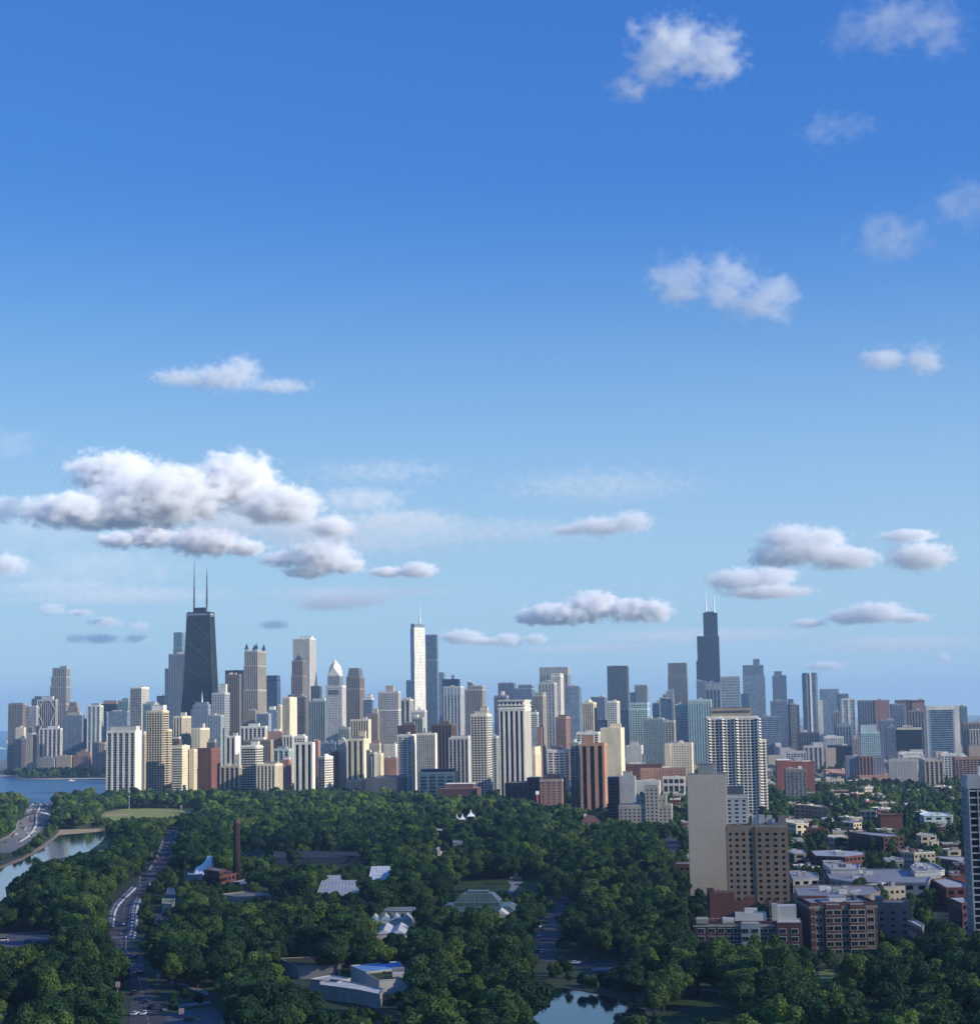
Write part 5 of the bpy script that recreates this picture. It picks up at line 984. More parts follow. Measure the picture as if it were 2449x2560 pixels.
sheet('lawn', W([(930,1180),(1020,1185),(1030,1290),(940,1260)], zC), .08, lawn); ground_keep([zC(*p) for p in ((945,1205),(1010,1205),(1015,1240),(950,1240))])
# footbridge
def bridge():
    a, b2 = G(*zA(105,303)), G(*zA(345,305)); c = (a+b2)/2; rt = thing('footbridge', 'white arched footbridge over the lakeside highway', 'bridge', c)
    n = 18; dk = MB(); rl = MB(); pr = MB(); last = None
    for i in range(n+1):
        t = i/n; p = a.lerp(b2, t)-c; z = .6+7.6*math.sin(math.pi*t)**.8; q = Vector((p.x, p.y, z))
        if last is not None:
            s = (q-last); w = s.cross(Vector((0, 0, 1))).normalized()*2.4
            dk.poly([last-w, q-w, q+w, last+w]+[v-Vector((0, 0, 1.6)) for v in (last-w, q-w, q+w, last+w)], [(0,1,2,3), (4,5,6,7)[::-1], (0,4,5,1), (1,5,6,2), (2,6,7,3), (3,7,4,0)])
            for sg_ in (-1, 1): rl.tube(last+w*sg_+Vector((0, 0, 1.2)), q+w*sg_+Vector((0, 0, 1.2)), .2, 4)
        last = q
    for t in (.3, .5, .7): p = a.lerp(b2, t)-c; pr.cyl(p.x, p.y, 0, 6.5*math.sin(math.pi*t)**.8, .6)
    dk.build('deck', wall('white'), rt); rl.build('railing', wall('white'), rt); pr.build('pier', wall('lgrey'), rt)
    KEEP.append(([zA(105,300), zA(165,280), zA(225,272), zA(290,282), zA(345,300), zA(345,310), zA(105,310)], 1990))
bridge()
# field light poles
for i, (X, Yt, Yb) in enumerate(((583,182,250),(540,228,300),(757,165,245),(830,158,235),(977,150,236),(1105,152,228),(1062,222,330))):
    g = G(*zA(X, Yb)); Dp = math.hypot(g.x, g.y); zt = P(*zA(X, Yt), Dp).z
    rt = thing('floodlight_mast', 'tall floodlight mast by the ball field, %s' % ('second from the left', 'leftmost', 'third from the left', 'fourth from the left', 'fifth from the left', 'rightmost at the back', 'short one near the right end')[i], 'light mast', g, 0, 'floodlight masts round the ball field')
    MB().cyl(0, 0, 0, zt, .35, .2, 8).build('pole', plain('pole_grey', (.5,.5,.48)), rt)
    m = MB()
    for r_ in (-1, 0): m.box(-1.1, 1.1, -.2, .2, zt+r_*.8-.6, zt+r_*.8-.1)
    m.build('lamp_bank', plain('lamp_grey', (.6,.6,.6)), rt)
# street lamps and banners along the drive
for i, (X, Y) in enumerate(((890,560),(925,440),(820,715),(865,1150),(738,1095),(640,1290),(1080,1240))):
    g = G(*zA(X, Y)); rt = thing('street_lamp', 'slim street lamp beside the park drive among parked cars', 'street lamp', g, 0, 'street lamps along the park drive')
    MB().cyl(0, 0, 0, 8, .13, .09, 6).build('pole', plain('pole_grey', (.5,.5,.48)), rt); MB().cyl(0, 0, 8, 8.6, .35, .2, 8).build('lamp_head', plain('lamp_white', (.85,.85,.85)), rt)
for i, (X, Y) in enumerate(((690,1335),(928,1285),(1063,1500))):
    g = G(*zA(X, Y)); rt = thing('banner_post', ('banner post left of the road near the bottom', 'banner post right of the road below the trees', 'banner post by the plaza at the bottom')[i], 'banner', g, 0, 'banner posts near the museum')
    MB().cyl(0, 0, 0, 5.6, .1, .1, 6).build('pole', plain('pole_grey', (.5,.5,.48)), rt); MB().box(-.95, -.15, -.05, .05, 3.2, 5.4).box(.15, .95, -.05, .05, 3.2, 5.4).build('banner_cloth', plain('banner_red', (.62,.42,.38)), rt)
    KEEP.append(([zA(X-12, Y-35), zA(X+12, Y-35), zA(X+12, Y), zA(X-12, Y)], math.hypot(g.x, g.y)-5))
# ---------------------------------------------------------------- cars
def car_meshes(van=0):
    L_, w, h = (4.7, 1.82, 1.5) if not van else (5.2, 1.95, 2.05)
    b = MB(); z = .35
    b.prism([(-L_/2, -w/2), (L_/2, -w/2), (L_/2, w/2), (-L_/2, w/2)], z, .85, [(-L_/2+.05, -w/2+.04), (L_/2-.05, -w/2+.04), (L_/2-.05, w/2-.04), (-L_/2+.05, w/2-.04)])
    b.prism([(-L_/2+.04, -w/2+.04), (L_/2-.1, -w/2+.04), (L_/2-.1, w/2-.04), (-L_/2+.04, w/2-.04)], .85, .98, [(-L_/2+.2, -w/2+.12), (L_/2-.45, -w/2+.12), (L_/2-.45, w/2-.12), (-L_/2+.2, w/2-.12)])
    x0, x1 = (-L_*.36, L_*.2) if not van else (-L_*.45, L_*.28)
    b.prism([(x0+.28, -w/2+.26), (x1-.5, -w/2+.26), (x1-.5, w/2-.26), (x0+.28, w/2-.26)], h-.09, h, [(x0+.4, -w/2+.33), (x1-.62, -w/2+.33), (x1-.62, w/2-.33), (x0+.4, w/2-.33)])
    g = MB().prism([(x0-.15, -w/2+.13), (x1+.25, -w/2+.13), (x1+.25, w/2-.13), (x0-.15, w/2-.13)], .97, h-.08, [(x0+.28, -w/2+.28), (x1-.5, -w/2+.28), (x1-.5, w/2-.28), (x0+.28, w/2-.28)])
    return b, g, L_, w
PAINT = [('white', (.75,.75,.74)), ('silver', (.45,.47,.5)), ('black', (.015,.016,.02)), ('dark grey', (.08,.085,.095)), ('dark blue', (.03,.06,.14)), ('red', (.35,.03,.025)), ('pale grey', (.6,.61,.62))]
CARS = {}
tyre = plain('tyre_rubber', (.02,.02,.02), .9); cgl = plain('car_glass', (.015,.02,.025), .1)
def car(p, ang, ci, label, group, van=0, small=False):
    key = (ci, van)
    if key not in CARS:
        b, g, L_, w = car_meshes(van)
        rt = link(bpy.data.objects.new('parked_car', None))
        b.build('body', plain('car_paint_'+PAINT[ci][0].replace(' ', '_'), PAINT[ci][1], .3, 0, .6), rt); g.build('windows', cgl, rt)
        m = MB()
        wm = None
        for sx in (-.31, .31):
            for sy_ in (-1, 1):
                if wm is None:
                    o = m.tube((0, -.11, 0), (0, .11, 0), .34, 12).build('wheel', tyre, rt); wm = o.data
                else: o = link(bpy.data.objects.new('wheel', wm), rt)
                o.location = (sx*L_, sy_*(w/2-.1), .34)
        CARS[key] = rt; new = rt
    else:
        src = CARS[key]; new = src.copy(); C.objects.link(new)
        for c_ in list(src.children):
            k = c_.copy(); C.objects.link(k); k.parent = new
    new.location = p; new.rotation_euler = (0, 0, ang); tag(new, label, 'van' if van else 'car', group); return new
def along(pts, f=zA, step=6.2, off=0):
    g = [G(*f(*p)) for p in pts]; out = []; carry = 0
    for a, b2 in zip(g, g[1:]):
        L_ = (b2-a).length; d = (b2-a)/L_; t = carry
        while t < L_: out.append((a+d*t, math.atan2(d.y, d.x))); t += step
        carry = t-L_
    return out
nL = [(952,440),(935,485),(915,545),(900,568),(868,612)]; nL2 = [(790,700),(745,745),(715,772),(675,815),(655,855),(648,900),(642,945)]
nR = [(1035,385),(1028,440),(1014,500)]; nR2 = [(806,780),(790,815),(782,850),(782,900),(775,960),(765,1010)]
cc = 0
for nm_, line, sd_ in (('left', nL, 1), ('left', nL2, 1), ('right', nR, 1), ('right', nR2, 1)):
    for p, a in along(line, step=3.5 if line in (nL2, nR2) else 5.8):
        if R.random() < .13: continue
        ci = R.choice((0, 0, 1, 2, 6, 0, 4, 6, 1, 5, 0)); p = Vector((p.x, p.y, .13))
        car(p, a+(1.0 if line in (nL2, nR2) else 0), ci, '%s car parked along the %s side of the curving park drive' % (PAINT[ci][0], nm_), 'cars parked along the park drive'); cc += 1
for i, (X, Y, ci, lb_) in enumerate(((705,925,6,'pale car driving alone down the middle of the curving drive'),(852,664,2,'black car driving near the bend of the park drive'),(985,480,2,'black car driving on the far stretch of the drive'),
    (983,508,3,'dark grey car following on the far stretch of the drive'),(965,545,5,'red car on the far stretch of the drive'),(785,1120,3,'dark grey car just below the crossing'),(788,1172,6,'pale car before the second crossing'),
    (788,1222,3,'dark grey car at the junction beside the trees'),(825,1215,2,'large black car right at the junction'),(784,1330,2,'black car on the left lane near the bottom'),(862,1380,4,'dark blue car in mid road near the bottom'),
    (886,1410,2,'black car on the right lane near the bottom'),(790,1452,0,'white car at the bottom left lane'),(845,1450,0,'white car at the bottom centre lane'),(1115,1482,2,'black car parked on the plaza at the bottom'),(872,690,1,'silver car entering the bend'))):
    ang = math.radians(78 if Y > 1000 else 60) if i != 14 else math.radians(10)
    p = G(*zA(X, Y)); p.z = .14; car(p, ang+(math.pi if i % 2 else 0), ci, lb_, 'cars driving on the park drive')
for X, Y, ci, lb_, v in ((20,1018,0,'white van parked in the lot at the far left',1),(166,1030,4,'dark blue car parked in the left lot',0),(4,1458,0,'white car at the bottom left corner',0)):
    p = G(*zA(X, Y)); p.z = .14; car(p, .1, ci, lb_, 'cars in the left lot', v)
ground_keep([zA(0,1450), zA(20,1450), zA(20,1465), zA(0,1465)])
for i in range(9):
    p = G(*zA(915+R.uniform(-8, 30), 872+i*8.5)); p.z = .12; ci = R.choice((2, 3, 3, 4, 1)); car(p, R.uniform(-.1, .1)+1.0, ci, '%s car in the shaded side lot right of the drive' % PAINT[ci][0], 'cars in the shaded side lot')
sheet('parking_lot', W([(890,860),(945,855),(985,950),(990,1010),(940,1015),(905,930)]), .1, asphalt); ground_keep([zA(*p) for p in ((900,870),(925,868),(950,945),(925,940))])
for X, Y, ci in ((1320,915,2),(1283,938,0),(1305,950,3),(1285,990,0),(1283,1018,6),(1272,1085,3),(1306,1086,6),(1412,780,3),(1440,805,2),(1482,776,0),(1400,870,3),(1385,885,2),(1440,830,3),(1395,905,2),(1425,770,1)):
    p = G(*zB(X, Y)); p.z = .13; car(p, 1.3+R.uniform(-.1, .1), ci, '%s car on the side drive right of the conservatory' % PAINT[ci][0], 'cars on the side drive by the conservatory')
for X, Y, ci, lb_ in ((1497,1152,0,'white car on the cross street above the pond'),(1582,1146,3,'dark car on the cross street above the pond'),):
    p = G(*zB(X, Y)); p.z = .13; car(p, .05, ci, lb_, 'cars on the cross street')
for i in range(85):                                   # highway traffic
    t = R.random()**1.6; k = t*(len(hwy)-2); j = int(k); u = k-j; Y = hwy[j][0]*(1-u)+hwy[j+1][0]*u; a = hwy[j][1]*(1-u)+hwy[j+1][1]*u; b2 = hwy[j][2]*(1-u)+hwy[j+1][2]*u
    X = a+(b2-a)*R.choice((.1, .2, .3, .38, .6, .7, .8, .9)); p = G(*zA(X, Y)); p.z = .14; ci = R.choice((0, 0, 1, 3, 2, 6, 5, 4))
    car(p, math.radians(100), ci, '%s car in the traffic on the lakeside highway' % PAINT[ci][0], 'cars in the highway traffic')
for X, Y in ((985,358),(1002,362),(1022,352),(1035,345),(1045,362),(1095,420),(1090,372),(1110,375)):
    p = G(*zA(X, Y)); p.z = .14; ci = R.choice((0, 0, 1, 3)); car(p, R.uniform(0, 1), ci, '%s car clustered at the far end of the park drive' % PAINT[ci][0], 'cars at the far end of the drive', 1 if X == 985 else 0)
# boats
def boat(X, Y, lb_, f=zA, s=1.0):
    g = G(*f(X, Y)); rt = thing('boat', lb_, 'boat', (g.x, g.y, .3), R.uniform(-.4, .4))
    MB().prism([(-5*s, -1.4*s), (3*s, -1.5*s), (6*s, 0), (3*s, 1.5*s), (-5*s, 1.4*s)], 0, 1.3*s, [(-5.2*s, -1.7*s), (3.2*s, -1.8*s), (7*s, 0), (3.2*s, 1.8*s), (-5.2*s, 1.7*s)]).build('hull', wall('white'), rt)
    MB().prism([(-2*s, -1*s), (2*s, -1*s), (2*s, 1*s), (-2*s, 1*s)], 1.3*s, 2.8*s, [(-1.6*s, -.8*s), (1*s, -.8*s), (1*s, .8*s), (-1.6*s, .8*s)]).build('cabin', wall('white'), rt)
def zS(X, Y): return (X/4.69, 1680+Y/4.69)
boat(836, 1282, 'small white motorboat off the beach', zS, 1); boat(18, 905, 'white boat on the open lake at the far left', zS, 2.4)
def sail():
    g = G(*zS(86, 840)); rt = thing('sailboat', 'white sailboat on the lake next to the leftmost slab tower', 'boat', (g.x, g.y, .3))
    MB().prism([(-7, -2), (5, -2), (9, 0), (5, 2), (-7, 2)], 0, 2).build('hull', wall('white'), rt); MB().cyl(0, 0, 2, 24, .2, .1, 6).build('mast', wall('lgrey'), rt)
    MB().poly([(-.2, .05, 3), (-8, .05, 3), (-.2, .05, 23), (-.2, -.05, 3), (-8, -.05, 3), (-.2, -.05, 23), (7, 0, 3), (.3, .05, 19), (.3, -.05, 19), (.3, 0, 3)], [(0, 1, 2), (3, 5, 4), (6, 7, 9), (6, 9, 8)]).build('sail', wall('white'), rt)
sail()
# ================================================================ infill buildings
KB = [(p, d, (min(a for a, _ in p), min(b for _, b in p), max(a for a, _ in p), max(b for _, b in p))) for p, d in KEEP]
AG = math.radians(GRID); EX = Vector((math.cos(AG), -math.sin(AG), 0)); SY = Vector((math.sin(AG), math.cos(AG), 0))
def lowhouse(p, w, d, h, wc, rc, group, cat, name, label, win=3.2):
    rt = thing(name, label, cat, (p.x, p.y, 0), -AG+R.choice((0, 0, 0, .5)), group)
    MB().box(-w/2, w/2, -d/2, d/2, 0, h-.05).build('wall', wall(wc), rt)
    MB().box(-w/2+.3, w/2-.3, -d/2+.3, d/2-.3, h-.04, h+.12).build('roof', wall(rc), rt)
    m = MB(); t = .3
    for a in ((-w/2, w/2, -d/2, -d/2+t), (-w/2, w/2, d/2-t, d/2), (-w/2, -w/2+t, -d/2+t, d/2-t), (w/2-t, w/2, -d/2+t, d/2-t)): m.box(a[0], a[1], a[2], a[3], h-.02, h+.7)
    m.build('parapet', wall(R.choice((wc, 'conc', 'white'))), rt)
    m = MB(); fh = 3.3; k = max(1, int(h/fh))
    for j in range(k):
        z0, z1 = j*h/k+1.0, j*h/k+2.5; n = max(1, int(w/win)); s = w/n
        for i in range(n): m.box(-w/2+i*s+s*.25, -w/2+i*s+s*.75, -d/2-.05, -d/2+.1, z0, z1)
        n = max(1, int(d/win)); s = d/n
        for i in range(n):
            for sg_ in (-1, 1): m.box(sg_*w/2-.05, sg_*w/2+.05, -d/2+i*s+s*.25, -d/2+i*s+s*.75, z0, z1)
    wm_ = plain('window_dark_gk', GLS['gk'], .2)
    if p.length < 1400:
        for q_ in m.b: MB().box(*q_).build('window', wm_, rt)
    else: m.build('windows', wm_, rt)
    for i in range(R.choice((1, 2, 2, 3))):
        a, b2 = R.uniform(-.3, .3)*w, R.uniform(-.3, .3)*d; s1, s2 = R.uniform(.7, 1.8), R.uniform(.7, 2.4)
        MB().box(a-s1, a+s1, b2-s2, b2+s2, h+.1, h+R.uniform(.9, 2.6)).build('rooftop_unit', wall(R.choice(('white', 'lgrey', 'grey', 'brick'))), rt)
    FOOT.append((p.x, p.y, max(w, d)*.5)); return rt
RCN = {'roofl': 'pale', 'roofg': 'grey', 'beige': 'tan', 'lgrey': 'pale grey', 'brown': 'brown', 'cream':'cream'}
WCN = {'brick': 'red brick', 'beige': 'beige', 'taup': 'grey-brown', 'pink': 'pink brick', 'cream': 'cream', 'conc': 'stone', 'white': 'white', 'grey': 'grey', 'lgrey':'pale grey', 'dgrey':'dark grey', 'dbrick':'dark brick','bgrey':'blue-grey','brown':'brown'}
cnt = 0; tries = 0
while cnt < 135 and tries < 9000:
    tries += 1
    D = 1000*math.exp(R.uniform(0, 1.0)); x = R.uniform(1560, 2470); 
    if D < edge(x)+30: continue
    p = P(x, 1790, D); q = Vector((p.x, p.y, 0)); u, v = q.dot(EX), q.dot(SY); u = round(u/19)*19+R.uniform(-2, 2); v = round(v/52)*52+R.choice((-11, 11)); q = EX*u+SY*v
    w, d, h = R.uniform(8, 17), R.uniform(14, 22), R.choice((8.5, 10, 11.5, 12.5, 15))
    if not free(q.x, q.y, max(w, d)*.45) or blocked(q, w*.6, h, q.length): continue
    wc = R.choice(('brick', 'beige', 'taup', 'pink', 'cream', 'conc', 'brick', 'beige')); rc = R.choice(('roofl', 'roofg', 'lgrey', 'roofg', 'beige', 'brown'))
    zone = 'near the white school' if D < 1350 else ('in the middle of the treed streets' if D < 1900 else 'far back in the treed streets')
    lowhouse(q, w, d, h, wc, rc, 'low houses in the treed streets', 'house', 'house', '%s house with %s roof %s' % (WCN[wc], RCN[rc], zone)); cnt += 1
cnt = 0; tries = 0
while cnt < 235 and tries < 14000:
    tries += 1
    D = R.uniform(2450, 5200); x = R.uniform(-60, 2500)
    if D < edge(x)+120 or (x < 275 and D < 3950) or (x < 40): continue
    p = P(x, 1790, D); q = Vector((p.x, p.y, 0)); w, d = R.uniform(16, 40), R.uniform(16, 40); h = R.uniform(9, 30)*(1+(D-2450)/3500)
    if x > 1560: h *= .6
    if not free(q.x, q.y, max(w, d)*.45) or blocked(q, w*.6, h, D): continue
    wc = R.choice(('brick', 'beige', 'taup', 'pink', 'cream', 'conc', 'lgrey', 'bgrey', 'dgrey', 'dbrick', 'grey', 'white'))
    zone = 'left third' if x < 820 else ('middle third' if x < 1640 else 'right third')
    rt = thing('city_block', '%s mid-rise block filling the gaps between towers in the %s of the city' % (WCN[wc], zone), 'building', q, -AG, 'mid-rise blocks between the towers')
    block(rt, w, d, 0, h, 0, 0, R.choice(('P4', 'G4', 'V5', 'W4', 'G5')), R.choice(('P4', 'G4', 'W4')), wc, R.choice(('gd', 'gb', 'gk')), 3.4)
    MB().box(-w/2+.4, w/2-.4, -d/2+.4, d/2-.4, h-.03, h+.3).build('roof', wall(R.choice(('roofl', 'roofg', 'roofg', 'lgrey'))), rt)
    for i in range(R.choice((1, 2, 3))):
        a, b2 = R.uniform(-.3, .3)*w, R.uniform(-.3, .3)*d; s1 = R.uniform(1.5, 5)
        MB().box(a-s1, a+s1, b2-s1*.8, b2+s1*.8, h+.25, h+R.uniform(1.5, 5)).build('rooftop_unit', wall(R.choice(('white', 'lgrey', 'grey'))), rt)
    FOOT.append((q.x, q.y, max(w, d)*.5)); cnt += 1
# far flat city running to the horizon: more buildings than anyone could count
m = MB(); n_ = 0
rr = random.Random(3)
for i in range(5200):
    D = 3300*math.exp(rr.uniform(0, 1.55)); x = rr.uniform(-100, 2560) if rr.random() < .5 else rr.uniform(1500, 2560)
    if x < 60+D*.02: continue
    if D < 4000 and x < 1500: continue
    p = P(x, 1790, D); w, d = rr.uniform(8, 30), rr.uniform(8, 30); h = rr.choice((7, 9, 12, 12, 18))+ (rr.random() < .04)*rr.uniform(10, 35)
    m.box(p.x-w/2, p.x+w/2, p.y-d/2, p.y+d/2, 0, h)
fm, n, b = newmat('far_city_walls'); b.inputs['Roughness'].default_value = .9
ge = n.nodes.new('ShaderNodeNewGeometry'); rp = n.nodes.new('ShaderNodeValToRGB'); n.links.new(ge.outputs['Random Per Island'], rp.inputs[0]); n.links.new(rp.outputs[0], b.inputs['Base Color'])
e = rp.color_ramp.elements; e[0].color = (.16,.12,.10,1); e[1].color = (.6,.58,.54,1); k = e.new(.35); k.color = (.33,.27,.22,1); k = e.new(.7); k.color = (.38,.37,.36,1)
tag(m.build('distant_city', fm), 'flat low city of countless roofs running to the horizon', 'city', None, 'stuff')
# ================================================================ trees
lm, n, b = newmat('leaves'); L = n.links.new; b.inputs['Roughness'].default_value = .75; b.inputs['Specular IOR Level'].default_value = .25
oi = n.nodes.new('ShaderNodeObjectInfo'); rp = n.nodes.new('ShaderNodeValToRGB'); L(oi.outputs['Random'], rp.inputs[0]); e = rp.color_ramp.elements
e[0].position = 0; e[0].color = (.014,.042,.020,1); e[1].position = 1; e[1].color = (.105,.165,.032,1)
for ps, c in ((.25, (.022,.056,.020)), (.5, (.032,.072,.024)), (.66, (.046,.094,.026)), (.84, (.082,.128,.030))): k = e.new(ps); k.color = c+(1,)
ge = n.nodes.new('ShaderNodeNewGeometry'); mr = n.nodes.new('ShaderNodeMapRange'); mr.inputs[3].default_value = .85; mr.inputs[4].default_value = 2.0; L(ge.outputs['Random Per Island'], mr.inputs[0])
vm = n.nodes.new('ShaderNodeVectorMath'); vm.operation = 'SCALE'; L(rp.outputs[0], vm.inputs[0]); L(mr.outputs[0], vm.inputs['Scale']); L(vm.outputs[0], b.inputs['Base Color'])
tr_ = n.nodes.new('ShaderNodeBsdfTranslucent'); L(vm.outputs[0], tr_.inputs['Color']); ms = n.nodes.new('ShaderNodeMixShader'); ms.inputs[0].default_value = .25
L(b.outputs[0], ms.inputs[1]); L(tr_.outputs[0], ms.inputs[2]); L(ms.outputs[0], n.nodes['Material Output'].inputs['Surface'])
bark = plain('bark', (.07,.055,.042), .95)
def crown_mesh(seed, rx=6.5, hz=13, nl=9, nq=3800, kind=0):
    nq = int(nq*1.55)
    g = np.random.default_rng(seed); lobes = []
    zc0 = hz*.62; rz0 = hz*.36
    for i in range(nl):
        a = g.uniform(0, 2*np.pi); t = np.sqrt(g.uniform(0, 1)); zz = g.uniform(-.6, .85); s = np.sqrt(max(0, 1-zz*zz*.7))
        if kind == 1: s *= (1-zz)*.55+.15; 
        r = rx*t*.72*s
        lobes.append((r*np.cos(a), r*np.sin(a), zc0+rz0*zz, g.uniform(.30, .48)*rx*(1-.25*max(zz, 0)), g.uniform(.26, .40)*rx))
    lobes.append((0, 0, zc0, rx*.6, rz0*.8)); lb_ = np.array(lobes)
    wts = lb_[:, 3]**2; pick = g.choice(len(lb_), nq, p=wts/wts.sum())
    d = g.normal(size=(nq, 3)); d /= np.linalg.norm(d, axis=1)[:, None]; d[:, 2] = np.where(g.random(nq) < .5, np.abs(d[:, 2]), d[:, 2])
    rad = g.uniform(.72, 1.06, nq)[:, None]
    c = lb_[pick][:, :3]+d*lb_[pick][:, [3, 3, 4]]*rad
    nrm = d+g.normal(size=(nq, 3))*.55; nrm /= np.linalg.norm(nrm, axis=1)[:, None]
    ref = g.normal(size=(nq, 3)); u = np.cross(nrm, ref); u /= np.linalg.norm(u, axis=1)[:, None]; v = np.cross(nrm, u)
    s = g.uniform(.17, .40, nq)[:, None]*(rx/6.5)**.5
    V = np.stack([c-u*s-v*s*.7, c+u*s-v*s*.5, c+u*s*.8+v*s*.8, c-u*s*.6+v*s], 1).reshape(-1, 3)
    me = bpy.data.meshes.new('crown'); me.vertices.add(len(V)); me.vertices.foreach_set('co', V.ravel().astype(np.float32)); me.loops.add(nq*4); me.loops.foreach_set('vertex_index', np.arange(nq*4))
    me.polygons.add(nq); me.polygons.foreach_set('loop_start', np.arange(nq)*4); me.update(calc_edges=True); me.polygons.foreach_set('use_smooth', [False]*nq); me.materials.append(lm); return me, lobes
def trunk_mesh(lobes, hz, rx):
    m = MB(); r = .32+rx*.02; m.tube((0, 0, -.2), (0, 0, hz*.35), r*1.25, 7, r*.8); m.tube((0, 0, hz*.35), (.2, .1, hz*.62), r*.8, 6, r*.4)
    for l in lobes[:6]: m.tube((0, 0, hz*R.uniform(.22, .42)), (l[0]*.8, l[1]*.8, l[2]), r*.45, 5, r*.12)
    me = m.build('trunk', bark); d = me.data; bpy.data.objects.remove(me); return d
PROTO = []
for s, (rx, hz, nl, nq, kd) in enumerate(((6.8, 14, 11, 5200, 0), (7.6, 15.5, 13, 6000, 0), (5.8, 13, 9, 4200, 0), (8.4, 14.5, 15, 6400, 0), (5.0, 15.5, 9, 3800, 1), (6.4, 16.5, 11, 5000, 0), (4.4, 10, 7, 2800, 0), (7.2, 13, 12, 5200, 0))):
    me, lb_ = crown_mesh(100+s, rx, hz, nl, nq, kd); PROTO.append((me, trunk_mesh(lb_, hz, rx), rx, hz))
spots = []
tr = random.Random(11)
def add_band(D0, D1, x0, x1, sp, urban):
    r = D0
    while r < D1:
        s = sp*(1+.0*r); da = s/r; a = math.atan((x0-W0/2)/F)
        a1 = math.atan((x1-W0/2)/F)
        while a < a1:
            rr_ = r+tr.uniform(-.42, .42)*s; aa = a+tr.uniform(-.42, .42)*da
            x, y = rr_*math.sin(aa), rr_*math.cos(aa); spots.append((x, y, rr_, urban)); a += da
        r += s*.92
add_band(560, 2620, -130, 2580, 11.6, 0)
add_band(2620, 4300, -130, 2580, 24, 1)
add_band(3720, 3960, -130, 285, 12, 0)
IN = [(p.x, p.y) for p in inlet]; FR = [(p.x, p.y) for p in far]
NOT = [W([(350,395),(480,385),(622,372),(612,410),(590,440),(520,490),(400,520),(190,565),(150,640),(30,700),(40,765),(-120,840),(-120,640),(0,595),(130,545),(250,475)]),
 W([(1290,1300),(1420,1290),(1600,1325),(1720,1350),(1900,1420),(1980,1620),(1200,1640),(1270,1400)], zB)]
indiv = []; stuff = []
def lawnp(x, y): return False
for x, y, D, ub in spots:
    xp, yp = px((x, y, 0))
    urban = D > edge(xp) and ub < 2 and not (xp < 285 and 3720 < D < 3960)
    if urban and (tr.random() < (.15 if D < 2600 else .40)): continue
    if D > 2900 and xp < 1400 and tr.random() < .5: continue
    if inpoly(x, y, IN) or inpoly(x, y, FR): continue
    if any(inpoly(x, y, q) for q in NOT): continue
    k = tr.choice((0, 1, 2, 3, 5, 7, 0, 1, 7, 4, 6, 3)) if not urban else tr.choice((2, 6, 6, 2, 0, 4)); me, tk, rx, hz = PROTO[k]
    sc_ = tr.choice((tr.uniform(.6, 1.0), tr.uniform(.85, 1.2), tr.uniform(1.0, 1.45)))*(.8 if urban else 1.0)
    if not urban and D < 1000: sc_ *= .97
    if not all((x-a)**2+(y-b2)**2 > (c+rx*sc_*.35)**2 for a, b2, c in FOOT): continue
    if blocked((x, y), rx*sc_, hz*sc_, D): 
        # a smaller tree may still fit
        sc_ = .45
        if blocked((x, y), rx*sc_, hz*sc_, D): continue
    t = (x, y, D, k, sc_, tr.uniform(0, 6.28), xp)
    if D < 900 and -60 < xp < 2509 and px((x, y, hz*sc_))[1] < 2570: indiv.append(t)
    else: stuff.append(t)
indiv.sort(key=lambda t: -t[4]*PROTO[t[3]][2]/t[2]); stuff += indiv[300:]; indiv = indiv[:300]
SH = {0: 'broad round', 1: 'large spreading', 2: 'medium round', 3: 'wide billowing', 4: 'narrow pointed', 5: 'tall oval', 6: 'small', 7: 'low spreading'}
for x, y, D, k, s, rz, xp in indiv:
    me, tk, rx, hz = PROTO[k]
    zone = 'left of the park drive' if xp < 300 else 'between the park drive and the museum' if xp < 700 else 'around the museum roofs' if xp < 1040 else 'left of the pond' if xp < 1340 else 'behind the pond' if xp < 1600 else 'on the bottom right lawn side' if xp < 2000 else 'in the bottom right corner'
    rt = thing('park_tree', '%s dark green tree %s, %s' % (SH[k], zone, 'closest row' if D < 700 else 'middle rows' if D < 800 else 'farther rows'), 'tree', (x, y, 0), rz, 'broadleaf trees of the near park'); rt.scale = (s, s, s*tr.uniform(.9, 1.1))
    o = link(bpy.data.objects.new('crown', me), rt); link(bpy.data.objects.new('trunk', tk), rt)
